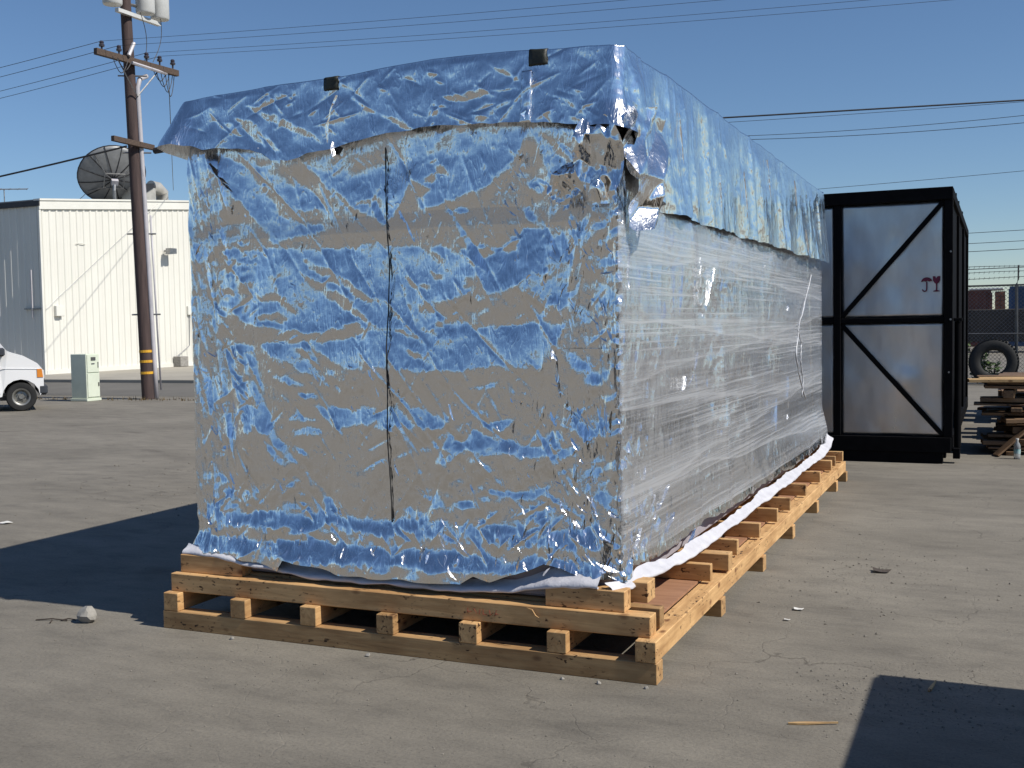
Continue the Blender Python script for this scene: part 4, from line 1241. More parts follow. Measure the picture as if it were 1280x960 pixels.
def diag(p, q, wd=0.045):
    (xa, za), (xb, zb_) = p, q
    d = Vector((xb - xa, 0, zb_ - za)).normalized()
    n_ = Vector((-d.z, 0, d.x)) * wd / 2
    a, b = Vector((xa, CY0 + 0.012, za)), Vector((xb, CY0 + 0.012, zb_))
    m = MB()
    o = Vector((0, 0.045, 0))
    vs = [a + n_, a - n_, b - n_, b + n_]
    m.add(vs + [v + o for v in vs], [(0, 1, 2, 3), (7, 6, 5, 4), (0, 4, 5, 1), (1, 5, 6, 2), (2, 6, 7, 3), (3, 7, 4, 0)])
    m.build('brace', 'black', bc)
diag((-1.50, 1.50), (-0.51, 2.645))
diag((-1.50, 1.42), (-0.51, 0.285))
for xa, xb in ((CX0 + 0.06, -1.56), (-1.52, CX1 - 0.07)):
    for za, zb_ in ((0.255, 1.45), (1.475, 2.67)):
        nx, nz = 22, 24
        Pm = np.empty((nz, nx, 3))
        U, V = np.meshgrid(np.linspace(xa, xb, nx), np.linspace(za, zb_, nz))
        # oil-canned sheet: broad dents, a few hard vertical creases in the lower ones
        hgt = 0.010 * vnoise(U, V, 0.45, 0.5, 201 + int(za * 10)) + 0.004 * vnoise(U, V, 0.15, 0.3, 205)
        if za < 1:
            for xc in (-0.99, -0.91, -0.70, -1.98, -2.2):
                hgt = hgt + 0.010 * np.exp(-np.abs(U - xc) / 0.02) * smooth(V, 0.3, 0.9)
            hgt = hgt - 0.02 * np.exp(-((U + 0.86) ** 2 + (V - 0.86) ** 2) / 0.012)
        Pm[..., 0], Pm[..., 1], Pm[..., 2] = U, CY0 + 0.065 + hgt, V
        o = grid_object('metal_panel', Pm, 'galv', bc)
        sol = o.modifiers.new('thickness', 'SOLIDIFY')
        sol.thickness = 0.003
        sol.offset = 0
# stencilled umbrella and wine glass
dec = MB()
ux, uz = -0.668, 1.845
pts = [(ux + 0.053 * cos(a), uz + 0.046 * sin(a)) for a in np.linspace(0, pi, 15)] + [(ux - 0.053 + 0.106 * (k + 0.5) / 6, uz + (0.010 if k % 2 else 0.002)) for k in range(6)]
yd = CY0 + 0.040
dec.prism(pts, yd, yd + 0.002)
dec.prism([(ux - 0.006, uz), (ux + 0.006, uz), (ux + 0.006, uz - 0.075), (ux - 0.006, uz - 0.075)], yd, yd + 0.002)
arc_o = [(ux - 0.020 + 0.026 * cos(a), uz - 0.075 + 0.026 * sin(a)) for a in np.linspace(0, -pi, 9)]
arc_i = [(ux - 0.020 + 0.014 * cos(a), uz - 0.075 + 0.014 * sin(a)) for a in np.linspace(-pi, 0, 9)]
dec.prism(arc_o + arc_i, yd, yd + 0.002)
dec.build('stencil_mark', 'maroon', bc)['label'] = 'dark red umbrella stencil'
dec = MB()
gx = -0.575
dec.prism([(gx - 0.036, uz + 0.055), (gx - 0.012, uz + 0.055), (gx - 0.004, uz + 0.032), (gx + 0.004, uz + 0.044), (gx + 0.010, uz + 0.055), (gx + 0.036, uz + 0.055), (gx + 0.034, uz + 0.012), (gx + 0.02, uz - 0.012), (gx + 0.006, uz - 0.022), (gx + 0.006, uz - 0.085), (gx + 0.030, uz - 0.092), (gx + 0.030, uz - 0.100), (gx - 0.030, uz - 0.100), (gx - 0.030, uz - 0.092), (gx - 0.006, uz - 0.085), (gx - 0.006, uz - 0.022), (gx - 0.02, uz - 0.012), (gx - 0.034, uz + 0.012)], yd, yd + 0.002)
dec.build('stencil_mark', 'maroon', bc)['label'] = 'dark red wine glass stencil'
# long right side, left side, back and roof
for ya, yb in ((12.1, 14.1), (14.1, 16.15), (16.15, 18.2)):
    bcp('side_panel', CX1 - 0.05, CX1 - 0.03, ya + 0.004, yb - 0.004, 0.14, 2.70, bev=0)
    bcp('side_panel', CX0 + 0.03, CX0 + 0.05, ya + 0.004, yb - 0.004, 0.14, 2.70, bev=0)
    bcp('post', CX1 - 0.028, CX1 - 0.002, yb - 0.09, yb, 0.27, 2.66)
bcp('side_beam', CX1 - 0.10, CX1 + 0.002, 12.101, 18.2, 2.68, CZ - 0.002)
bcp('side_beam', CX1 - 0.10, CX1 + 0.002, 12.101, 18.2, 0.12, 0.28)
bcp('side_beam', CX0, CX0 + 0.09, 12.101, 18.2, 2.68, CZ - 0.002)
bcp('roof_sheet', CX0 + 0.1, CX1 - 0.11, 12.11, 18.2, 2.70, 2.73)
bcp('back_panel', CX0, CX1, 18.201, 18.24, 0.12, CZ)
for ya in (12.5, 15.0, 17.5):
    bcp('skid_beam', CX0 + 0.1, CX1 - 0.08, ya, ya + 0.15, 0.0, 0.119)
m = MB().tube([(CX1 + 0.045, 12.16, 0.16), (CX1 + 0.045, 12.16, 1.44)], 0.035, 10)
m.build('drain_pipe', 'black', bc, smooth='auto')
bcp('bracket', CX1 + 0.003, CX1 + 0.085, 12.10, 12.22, 1.442, 1.475)
bcp('bracket', CX1 + 0.003, CX1 + 0.07, 12.05, 12.18, 0.05, 0.155)
for (xx, yy, zz_) in ((CX1 - 0.02, CY0 - 0.004, 2.14), (CX1 - 0.035, CY0 - 0.004, 0.93), (CX1 - 0.02, CY0 - 0.004, 1.462)):
    MB().lathe([(0.0, -0.006), (0.010, -0.006), (0.010, 0.006), (0.0, 0.006)], 8, mat=Matrix.Translation((xx, yy, zz_)) @ Matrix.Rotation(pi / 2, 4, 'X')).build('bolt', 'steel', bc)
for yy, zz_ in ((13.0, 2.80), (13.9, 2.80), (15.3, 2.80)):
    MB().box(CX1 - 0.05, CX1 + 0.0, yy, yy + 0.08, 2.786, 2.82).build('lifting_lug', 'black', bc)

# ================================================================== scrap timber piles at the right
def plank(p0, p1, wd, th, label, mat='old_wood', group='planks in the scrap timber piles'):
    o = beam('plank', mat, None, p0, p1, wd, th, 0.004)
    return tag(o, label, 'plank', group)
rnd = random.Random(4)
piles = [((0.02, 1.5), (12.95, 14.05), 0.74, 'nearest'), ((0.04, 1.6), (14.55, 16.1), 0.52, 'middle'), ((0.0, 1.7), (16.75, 19.3), 0.60, 'farthest')]
ordn = ['bottom', 'second', 'third', 'fourth', 'fifth', 'sixth', 'seventh', 'eighth', 'ninth', 'tenth', 'eleventh', 'twelfth', 'thirteenth', 'fourteenth', 'fifteenth', 'sixteenth']
for pi_, ((xa, xb), (ya, yb), top_z, nm) in enumerate(piles):
    zc_ = 0.0
    lay = 0
    while zc_ < top_z:
        th = rnd.choice((0.035, 0.045, 0.06, 0.085)) if pi_ == 0 else rnd.choice((0.09, 0.12, 0.14))
        if lay % 3 == 0:          # bearers across the pile (along Y)
            xx = xa + 0.12 + rnd.uniform(-.05, .1)
            plank((xx, ya - rnd.uniform(-.03, .1), zc_ + th / 2), (xx + rnd.uniform(-.06, .06), yb + rnd.uniform(-.05, .06), zc_ + th / 2), 0.11, th, 'dark bearer timber in the %s layer of the %s scrap timber pile' % (ordn[lay], nm))
            plank((xb - 0.3, ya, zc_ + th / 2), (xb - 0.25, yb, zc_ + th / 2), 0.11, th, 'right hand bearer timber in the %s layer of the %s scrap timber pile' % (ordn[lay], nm))
        else:
            n_ = 3
            wy = (yb - ya) / n_
            for k in range(n_):
                yy = ya + wy * (k + 0.5)
                sx = rnd.uniform(-0.32, 0.16) if pi_ == 0 else rnd.uniform(-.05, .1)
                sk = rnd.uniform(-.13, .13) if pi_ == 0 else rnd.uniform(-.05, .05)
                tl = rnd.uniform(-.02, .02)
                plank((xa + sx, yy - sk, zc_ + th / 2 + tl), (xb + rnd.uniform(-.2, .2), yy + sk, zc_ + th / 2 - tl), wy * rnd.uniform(0.5, 0.85), max(0.02, th - 0.014), 'weathered plank %s in the %s layer of the %s scrap timber pile' % (('at the front', 'in the middle', 'at the back')[k], ordn[lay], nm))
        zc_ += th + 0.001
        lay += 1
    if pi_ == 0:
        tz = zc_
plank((-0.30, 12.98, tz + 0.021), (1.2, 13.16, tz + 0.023), 0.20, 0.036, 'pale fresh plank on top of the nearest scrap timber pile', 'tan_wood')
plank((-0.20, 13.35, tz + 0.02), (1.3, 13.5, tz + 0.02), 0.22, 0.034, 'tan plank second from the front on top of the nearest scrap timber pile', 'tan_wood')
plank((-0.22, 13.75, tz + 0.02), (1.2, 13.68, tz + 0.02), 0.18, 0.036, 'dark plank at the back on top of the nearest scrap timber pile')
plank((-0.02, 12.78, 0.012), (0.30, 12.93, 0.31), 0.12, 0.02, 'thin broken board leaning on the nearest scrap timber pile')

# water bottle
wb = thing('water_bottle', 'clear plastic water bottle with teal label standing on the ground', 'bottle', (0.185, 12.62, 0))
MB().lathe([(0.0, 0.0), (0.030, 0.0), (0.033, 0.01), (0.033, 0.05), (0.031, 0.055), (0.031, 0.105), (0.033, 0.11), (0.033, 0.135), (0.026, 0.16), (0.014, 0.18), (0.013, 0.195), (0.0, 0.195)], 16, mat=Matrix.Translation((0.185, 12.62, 0))).build('bottle_body', 'bottle_plastic', wb, smooth=True)
MB().lathe([(0.0335, 0.058), (0.0335, 0.104)], 16, mat=Matrix.Translation((0.185, 12.62, 0))).build('paper_label', 'water_label', wb, smooth=True)
MB().lathe([(0.0, 0.215), (0.015, 0.215), (0.015, 0.196), (0.0, 0.196)], 12, mat=Matrix.Translation((0.185, 12.62, 0))).build('cap', 'white_paint', wb)

# ================================================================== fence, tyre, weeds
fence = thing('chain_link_fence', 'tall chain link fence with barbed wire along the far side of the yard', 'fence', (0.5, 26.6, 0))
FY = 26.6
FX0, FX1, FZ = -6.0, 7.0, 2.16
for k in range(5):
    px = 0.36 + (k - 2) * 3.05
    MB().tube([(px, FY, 0), (px, FY, FZ + 0.02)], 0.035, 8).build('post', 'pipe', fence, smooth='auto')
    MB().tube([(px, FY, FZ + 0.02), (px + 0.03, FY - 0.02, FZ + 0.12), (px + 0.03, FY - 0.12, FZ + 0.42)], 0.018, 6).build('barb_arm', 'pipe', fence)
MB().tube([(FX0, FY, FZ), (FX1, FY, FZ)], 0.022, 6).build('top_rail', 'pipe', fence)
MB().tube([(-1.6, FY - 0.05, 1.12), (1.2, FY - 0.05, 1.1)], 0.012, 5).build('tension_wire', 'galv_wire', fence)
for k in range(3):
    q = [(FX0 + (FX1 - FX0) * i / 30, FY - 0.03 - 0.04 * k, FZ + 0.16 + 0.12 * k - 0.02 * math.sin(i * 0.7 + k)) for i in range(31)]
    b_ = MB().tube(q, 0.006, 4)
    for i in range(0, 130):
        xx = FX0 + (FX1 - FX0) * i / 130
        b_.tube([(xx, FY - 0.03 - 0.04 * k, FZ + 0.13 + 0.12 * k), (xx + 0.02, FY - 0.03 - 0.04 * k, FZ + 0.19 + 0.12 * k)], 0.004, 3)
    b_.build('barbed_wire', 'wire', fence)
mesh_ = MB()
st = 0.085
nn = int((FX1 - FX0 + FZ) / st)
for k in range(nn):
    for sgn in (1, -1):
        x0_ = (FX0 - FZ + k * st) if sgn == 1 else (FX0 + k * st)
        a = [x0_, 0.03]
        b = [x0_ + sgn * FZ, FZ]
        # clip to the fence's ends
        def clip(p, q):
            (xa, za), (xb, zb_) = p, q
            for lim, s_ in ((FX0, 1), (FX1, -1)):
                da, db = s_ * (xa - lim), s_ * (xb - lim)
                if da < 0 and db < 0:
                    return None
                if da < 0:
                    f_ = da / (da - db)
                    xa, za = xa + (xb - xa) * f_, za + (zb_ - za) * f_
                elif db < 0:
                    f_ = db / (db - da)
                    xb, zb_ = xb + (xa - xb) * f_, zb_ + (za - zb_) * f_
            return (xa, za), (xb, zb_)
        c_ = clip(a, b)
        if c_:
            (xa, za), (xb, zb_) = c_
            mesh_.tube([(xa, FY + 0.002 * sgn, za), (xb, FY + 0.002 * sgn, zb_)], 0.0035, 3, cap=False)
tag(mesh_.build('wire_mesh', 'galv_wire', fence), None, None, kind='stuff')

ty = thing('truck_tyre', 'large worn black truck tyre standing against the chain link fence', 'tyre', (-0.09, 26.25, 0))
R_ = 0.50
prof = []
for a in np.linspace(-0.5 * pi, 1.5 * pi, 25):
    prof.append((R_ - 0.125 + 0.125 * cos(a) * (1.0 if cos(a) > 0 else 0.95), 0.105 * np.sign(sin(a)) * abs(sin(a)) ** 0.6))
mt = Matrix.Translation((-0.09, 26.22, R_ - 0.005)) @ Matrix.Rotation(radians(-6), 4, 'X') @ Matrix.Rotation(pi / 2, 4, 'X')
MB().lathe(prof, 40, mat=mt).build('tyre_carcass', 'rubber', ty, smooth=True)
tr_ = MB()
for k in range(44):
    a = 2 * pi * k / 44
    for s_ in (-1, 1):
        tr_.box(R_ - 0.012, R_ + 0.006, -0.022, 0.022, s_ * 0.048 - 0.036, s_ * 0.048 + 0.036, mat=mt @ Matrix.Rotation(a + 0.03 * s_, 4, 'Z'))
tr_.build('tread', 'rubber', ty)

def weed(loc, hgt, nleaf, label, seed):
    r = random.Random(seed)
    t_ = thing('weed', label, 'weed', loc, 'weeds by the fence')
    lv, stm = MB(), MB()
    for s in range(6):
        a = r.uniform(0, 2 * pi)
        ln = hgt * r.uniform(0.6, 1)
        tip = Vector((loc[0] + cos(a) * ln * 0.3, loc[1] + sin(a) * ln * 0.3, ln))
        stm.tube([loc, ((loc[0] + tip.x) / 2, (loc[1] + tip.y) / 2, ln * 0.6), tip], [0.008, 0.006, 0.003], 4)
        for k in range(nleaf):
            f_ = r.uniform(0.15, 1)
            p = Vector(loc).lerp(tip, f_) + Vector((r.uniform(-.05, .05), r.uniform(-.05, .05), 0))
            d1 = Vector((r.uniform(-1, 1), r.uniform(-1, 1), r.uniform(-.4, .7))).normalized() * r.uniform(.08, .16)
            d2 = d1.cross(Vector((r.uniform(-1, 1), r.uniform(-1, 1), 1))).normalized() * r.uniform(.03, .05)
            lv.add([p, p + d1 * 0.5 + d2, p + d1, p + d1 * 0.5 - d2], [(0, 1, 2, 3)])
    lv.build('leaves', 'leaf', t_)
    stm.build('stems', 'twig', t_)
weed((-0.42, 26.75, 0), 0.95, 26, 'leafy green weed behind the left edge of the truck tyre', 1)
weed((-0.12, 26.9, 0), 0.6, 12, 'leafy green weed seen through the truck tyre', 2)

# containers and low buildings beyond the fence
def container(name, label, x0, x1, y0, y1, z1, mat, n=24, group=None):
    t_ = thing(name, label, 'container', ((x0 + x1) / 2, (y0 + y1) / 2, 0), group)
    b = MB()
    prof = []
    L = x1 - x0
    for k in range(n):
        f0 = x0 + L * k / n
        w_ = L / n
        prof += [(f0, 0), (f0 + w_ * .35, 0), (f0 + w_ * .5, 0.04), (f0 + w_ * .85, 0.04)]
    vs, fs = [], []
    for i, (xx, dd) in enumerate(prof):
        vs += [(xx, y0 - 0.03 + dd, 0.16), (xx, y0 - 0.03 + dd, z1 - 0.13)]
    fs = [(2 * i, 2 * i + 2, 2 * i + 3, 2 * i + 1) for i in range(len(prof) - 1)]
    b.add(vs, fs)
    b.box(x0 + 0.05, x1 - 0.05, y0 + 0.06, y1, 0.17, z1 - 0.02)
    b.build('shell', mat, t_)
    for za, zb_ in ((0.0, 0.16), (z1 - 0.13, z1)):
        MB().box(x0 - 0.02, x1 + 0.02, y0 - 0.06, y0 + 0.06, za, zb_).build('rail', mat, t_)
    for xx in (x0, x1):
        MB().box(xx - 0.07, xx + 0.07, y0 - 0.065, y0 + 0.065, 0.161, z1 - 0.131).build('corner_post', mat, t_)
    return t_
container('shipping_container', 'rust red corrugated container far beyond the fence', -9.0, -0.35, 60, 62.5, 2.80, 'red_box')
container('shipping_container', 'dark blue corrugated container beyond the fence at the right edge', 0.52, 7.5, 60, 62.5, 2.95, 'blue_box')
bp = thing('brick_pillar', 'orange brick pillar between the red and the blue container', 'pillar', (0.05, 60.5, 0))
MB().box(-0.16, 0.30, 60.0, 60.6, 0, 2.72).build('pillar_core', 'red_box', bp)
for r in range(12):
    for k in range(2):
        xs = -0.17 + k * 0.24 + (0.0 if r % 2 else 0.02)
        MB().box(xs, xs + 0.22, 59.96, 60.1, 0.12 + r * 0.215, 0.12 + r * 0.215 + 0.185, 0.01).build('brick', 'brick', bp)
tag(MB().box(-1.35, 0.22, 59.9, 62.4, 2.805, 2.90, 0.02).build('roof_sheet', 'white_paint'), 'white sheet lying along the top of the rust red container', 'sheet')
tr1 = thing('flat_trailer', 'long dark brown trailer body standing in front of the far containers', 'trailer', (0.6, 50, 0))
MB().box(-6.0, 7.5, 49.5, 51.7, 0.45, 1.78, 0.03).build('trailer_body', 'dark_box', tr1)
for k in range(9):
    MB().box(-6.0 + k * 1.65, -5.93 + k * 1.65, 49.44, 49.499, 0.46, 1.77).build('stake', 'dark_box', tr1)
for xx in (-4.8, -3.7, 5.0, 6.2):
    MB().lathe([(0.0, -0.12), (0.25, -0.12), (0.45, -0.1), (0.45, 0.1), (0.25, 0.12), (0.0, 0.12)], 20, mat=Matrix.Translation((xx, 49.75, 0.45)) @ Matrix.Rotation(pi / 2, 4, 'X')).build('wheel', 'rubber', tr1)
# ================================================================== unseen stand-in case, added to cast the lower right shadow
case = thing('shadow_caster', 'unseen plywood stand-in added to cast the shadow in the lower right corner', 'case', (1.75, 3.4, 0))
MB().box(1.04, 2.4, 2.0, 4.74, 0.11, 1.50, 0.02).build('case_body', 'crate_ply', case)
for yy in (2.1, 3.3, 4.5):
    MB().box(1.03, 2.41, yy, yy + 0.1, 0, 0.109).build('skid_beam', 'pine', case)
for yy in (2.0, 3.32, 4.64):
    MB().box(1.015, 1.039, yy, yy + 0.1, 0.12, 1.495).build('batten', 'pine', case)
MB().box(1.02, 2.42, 1.99, 4.70, 1.501, 1.525, 0.01).build('lid', 'crate_ply', case)

# ================================================================== unseen warehouse added behind the camera for the foil to mirror
shed = thing('added_warehouse', 'long off-white unseen warehouse added behind the camera for the foil to mirror', 'warehouse', (-12, -30, 0))
for k in range(24):
    x0_ = -82 + k * 5.0
    MB().box(x0_ + 0.02, x0_ + 4.98, -30.2, -30.0, 0, 3.1).build('wall_panel', 'pale_wall', shed)
MB().prism([(-30.4, 3.101), (-29.6, 3.101), (-29.6, 3.3), (-36, 4.0), (-42, 3.3), (-42, 3.101)], -82, 38, 'yz').build('roof', 'roofing', shed)

# ================================================================== cream metal building
bld = thing('metal_building', 'cream ribbed metal building with low gable behind the utility pole', 'building', (-33, 36, 0))
BX, BY0, BY1 = -29.165, 27.74, 47.0
def eave(y):
    ym = (BY0 + BY1) / 2
    return 5.89 + 0.086 * (min(y, 2 * ym - y) - BY0)
MB().prism([(BY0 + 0.05, 0.1), (BY1 - 0.05, 0.1), (BY1 - 0.05, 5.8), ((BY0 + BY1) / 2, eave((BY0 + BY1) / 2) - 0.1), (BY0 + 0.05, 5.8)], -44, BX - 0.05, 'yz').build('wall_core', 'cream', bld)
pw = 0.915
k = 0
y_ = BY0
while y_ < BY1 - 0.01:
    ye = min(y_ + pw, BY1)
    prof = [(y_, 0.0)]
    for r in range(3):
        c_ = y_ + (r + 0.5) * pw / 3
        prof += [(c_ - 0.055, 0.0), (c_ - 0.03, 0.032), (c_ + 0.03, 0.032), (c_ + 0.055, 0.0)]
        if r < 2:
            prof += [(c_ + pw / 6 - 0.01, 0.0), (c_ + pw / 6, 0.006), (c_ + pw / 6 + 0.01, 0.0)]
    prof = [q for q in prof if q[0] < ye - 0.004] + [(ye - 0.004, 0.0)]
    vs, fs = [], []
    for (yy, dd) in prof:
        vs += [(BX + dd - 0.03, yy, 0.10), (BX + dd - 0.03, yy, eave(yy) - 0.30)]
    fs = [(2 * i, 2 * i + 2, 2 * i + 3, 2 * i + 1) for i in range(len(prof) - 1)]
    MB().add(vs, fs).build('wall_panel', 'cream', bld)
    y_ += pw
# shaded end wall
x_ = BX
while x_ > -40:
    xe = x_ - pw
    prof = [(x_, 0.0)]
    for r in range(3):
        c_ = x_ - (r + 0.5) * pw / 3
        prof += [(c_ + 0.055, 0.0), (c_ + 0.03, 0.032), (c_ - 0.03, 0.032), (c_ - 0.055, 0.0)]
    prof += [(xe + 0.004, 0.0)]
    vs = []
    for (xx, dd) in prof:
        vs += [(xx, BY0 - dd + 0.03, 0.10), (xx, BY0 - dd + 0.03, 5.70)]
    MB().add(vs, [(2 * i, 2 * i + 2, 2 * i + 3, 2 * i + 1) for i in range(len(prof) - 1)]).build('wall_panel', 'cream', bld)
    x_ = xe
def rake(z0, z1, x0, x1, name, mat='cream_trim'):
    ym = (BY0 + BY1) / 2
    MB().prism([(BY0 - 0.03, eave(BY0) + z0), (ym, eave(ym) + z0), (BY1 + 0.03, eave(BY1) + z0), (BY1 + 0.03, eave(BY1) + z1), (ym, eave(ym) + z1), (BY0 - 0.03, eave(BY0) + z1)], x0, x1, 'yz').build(name, mat, bld)
rake(-0.30, -0.012, BX - 0.03, BX + 0.05, 'fascia')
rake(-0.012, 0.05, BX - 0.2, BX + 0.085, 'rake_trim')
rake(-0.01, 0.03, -44, BX - 0.201, 'roof', 'roofing')
MB().box(-40, BX + 0.05, BY0 - 0.06, BY0 - 0.005, 5.70, 5.87).build('eave_trim', 'dark_metal', bld)
MB().box(BX - 0.045, BX + 0.03, BY0 - 0.03, BY0 + 0.05, 0.10, 5.58).build('corner_trim', 'cream_trim', bld)
MB().box(BX - 0.02, BX + 0.035, BY0 + 0.055, BY1, 0.10, 0.24).build('base_trim', 'cream_trim', bld)
# fittings on the lit wall
fl = MB().box(BX + 0.02, BX + 0.25, 33.7, 33.78, 4.50, 4.56)
fl.prism([(33.55, 4.38), (33.95, 4.42), (33.95, 4.62), (33.6, 4.62)], BX + 0.2, BX + 0.42, 'yz')
fl.build('floodlight', 'steel', bld)
MB().box(BX + 0.01, BX + 0.13, 28.2, 28.55, 2.05, 2.40, 0.01).build('junction_box', 'cream_trim', bld)
MB().tube([(BX + 0.06, 27.85, 2.30), (BX + 0.05, 33.4, eave(33.4) - 0.1)], 0.009, 5).build('service_wire', 'steel', bld)
MB().tube([(BX + 0.02, 29.3, 4.55), (BX + 0.03, 29.5, 4.57), (BX + 0.02, 29.7, 4.55)], 0.015, 5).build('wall_hook', 'cream_trim', bld)
MB().box(BX + 0.01, BX + 0.09, 34.9, 35.15, 2.1, 2.45, 0.01).build('junction_box', 'cream_trim', bld)
MB().box(BX + 0.02, BX + 0.4, 34.0, 34.45, 0.10, 0.50, 0.02).build('meter_box', 'stone', bld)
MB().tube([(BX + 0.05, 34.2, 0.5), (BX + 0.05, 34.95, 0.9), (BX + 0.05, 35.02, 2.1)], 0.02, 5).build('conduit', 'steel', bld)
MB().tube([(-29.6, BY0 - 0.03, 2.0), (-29.6, BY0 - 0.03, 3.6)], 0.03, 5).build('downpipe', 'conduit', bld)
MB().box(-29.95, BX - 0.02, BY0 - 0.05, BY0 - 0.005, 2.28, 2.33).build('cable_tray', 'steel', bld)

# satellite dish on the roof, seen from behind
sd = thing('satellite_dish', 'large grey mesh satellite dish on the roof, half behind the pole', 'satellite dish', (-30.4, 32.5, 6.25))
dc = Vector((-30.4, 32.45, 7.36))
vw = (Vector((0, 0, 1.48)) - dc).normalized()
axis = (-vw * 0.80 + Vector((0, 0, 1)) * 0.55 + Vector((-0.15, -0.1, 0))).normalized()
zq = axis.to_track_quat('Z', 'Y').to_matrix().to_4x4()
md = Matrix.Translation(dc) @ zq
Rd = 1.22
o = MB().lathe([(0.02, -0.32)] + [(Rd * f_, -0.32 + 0.32 * f_ * f_) for f_ in np.linspace(0.08, 1, 10)], 36, mat=md).build('reflector', 'dish', sd, smooth=True)
sol = o.modifiers.new('thickness', 'SOLIDIFY')
sol.thickness = 0.015
MB().tube([md @ Vector((Rd * cos(a), Rd * sin(a), 0.0)) for a in np.linspace(0, 2 * pi, 37)], 0.025, 5, cap=False).build('rim', 'dark_metal', sd)
for k in range(12):
    a = 2 * pi * k / 12 + 0.2
    MB().tube([md @ Vector((Rd * f_ * cos(a), Rd * f_ * sin(a), -0.345 + 0.32 * f_ * f_)) for f_ in np.linspace(0.05, 1, 7)], 0.02, 4).build('rib', 'dark_metal', sd)
fr_ = MB()
for (a, b) in (((-.35, -.3), (.35, -.3)), ((.35, -.3), (.35, .3)), ((.35, .3), (-.35, .3)), ((-.35, .3), (-.35, -.3)), ((-.35, -.3), (.35, .3))):
    fr_.tube([md @ Vector((a[0], a[1], -0.46)), md @ Vector((b[0], b[1], -0.46))], 0.025, 4)
fr_.build('mount_frame', 'steel', sd)
for (a, b) in (((-.35, -.3), (-.75, -.75)), ((.35, .3), (.7, .85)), ((.35, -.3), (.8, -.7)), ((-.35, .3), (-.8, .75))):
    f_ = math.hypot(*b) / Rd
    MB().tube([md @ Vector((a[0], a[1], -0.46)), md @ Vector((b[0], b[1], -0.345 + 0.32 * f_ * f_))], 0.02, 4).build('strut', 'steel', sd)
pm_ = md @ Vector((0, 0, -0.48))
MB().tube([pm_, pm_ + Vector((0.02, -0.05, -0.35)), (pm_.x, pm_.y, 6.2)], [0.07, 0.07, 0.06], 8).build('mast', 'steel', sd)
MB().box(-0.12, 0.12, -0.1, 0.1, -0.62, -0.44, mat=md).build('actuator', 'conduit', sd)

rv = thing('roof_vent', 'metal roof vent with curved duct on the cream building', 'roof vent', (-30.0, 33.9, 6.3))
MB().box(-30.5, -29.6, 33.0, 33.9, 6.30, 6.95, 0.02).build('vent_box', 'duct', rv)
MB().prism([(33.05, 6.6), (33.75, 6.96), (33.75, 7.12), (33.0, 7.02)], -30.5, -29.55, 'yz').build('hood_plate', 'dark_metal', rv)
MB().tube([(-29.9, 33.95, 7.02), (-29.9, 34.3, 7.0), (-29.9, 34.55, 6.85), (-29.9, 34.65, 6.3)], [0.26, 0.27, 0.27, 0.27], 12).build('duct_elbow', 'duct', rv, smooth='auto')
an = thing('roof_antenna', 'thin television antenna above the far left roof edge', 'antenna', (-33.2, 30.0, 5.9))
MB().tube([(-33.2, 30.0, 6.0), (-33.2, 30.0, 6.75)], 0.02, 5).build('mast', 'steel', an)
MB().tube([(-33.6, 29.4, 6.7), (-32.7, 30.6, 6.78)], 0.02, 4).build('boom', 'steel', an)
for k in range(6):
    c_ = Vector((-33.6, 29.4, 6.7)).lerp(Vector((-32.7, 30.6, 6.78)), k / 5)
    MB().tube([c_ + Vector((-0.2, 0.15, 0)), c_ + Vector((0.2, -0.15, 0))], 0.012, 4).build('element', 'steel', an)

# ================================================================== utility pole
pole = thing('utility_pole', 'leaning dark wooden utility pole with transformer cans and crossarms', 'utility pole', (-17.03, 19.04, 0))
pb, ptop = Vector((-17.03, 19.04, 0)), Vector((-17.34, 19.04, 10.4))
def on_pole(z):
    return pb + (ptop - pb) * (z / 10.4)
rad = lambda z: 0.140 - 0.003 * z
MB().tube([on_pole(z) for z in np.linspace(0, 10.4, 12)], [rad(z) for z in np.linspace(0, 10.4, 12)], 18).build('shaft', 'pole_wood', pole, smooth='auto')
for z in (1.02, 0.80, 0.55):
    MB().tube([on_pole(z), on_pole(z + 0.055)], [rad(z) + 0.006] * 2, 18).build('marker_band', 'yellow', pole)
cd = Vector((0.86, 0.50, 0)).normalized()
q = [on_pole(z) + cd * (rad(z) + 0.03) for z in np.linspace(0.0, 6.75, 10)]
q += [on_pole(6.95) + cd * (rad(7) + 0.05) + Vector((0, 0.06, 0)), on_pole(7.05) + cd * (rad(7) + 0.07) + Vector((0, 0.25, 0))]
MB().tube(q, 0.052, 10).build('conduit', 'conduit', pole, smooth=True)
MB().tube([on_pole(z) + cd * (rad(z) + 0.05) + Vector((0.07, 0.05, 0)) for z in (0.2, 2.3, 4.0)], 0.02, 6).build('conduit', 'conduit', pole, smooth=True)
for z in (1.85, 3.6, 5.35, 7.0):
    c_ = on_pole(z)
    MB().tube([c_ - Vector((0.2, 0.14, 0)), c_ + cd * 0.36], 0.018, 5).build('bracket', 'steel', pole)
az_ = on_pole(7.3)
beam('crossarm', 'arm_wood', pole, (az_.x + 0.19 - 0.11, 17.98, 7.30), (az_.x + 0.19 + 0.11, 20.24, 7.26), 0.10, 0.13)
MB().tube([(az_.x + 0.26, 18.85, 7.22), (az_.x + 0.28, 19.9, 7.19)], 0.035, 6).build('conduit', 'conduit', pole)
for ye in (18.45, 19.7):
    MB().tube([(az_.x + 0.23, ye, 7.22), on_pole(6.55) + Vector((0.18, 0, 0))], 0.016, 4).build('arm_brace', 'steel', pole)
a2 = on_pole(5.52)
beam('crossarm', 'arm_wood', pole, (a2.x + 0.2, 18.2, 5.53), (a2.x + 0.2, 19.42, 5.50), 0.09, 0.11)
ins = []
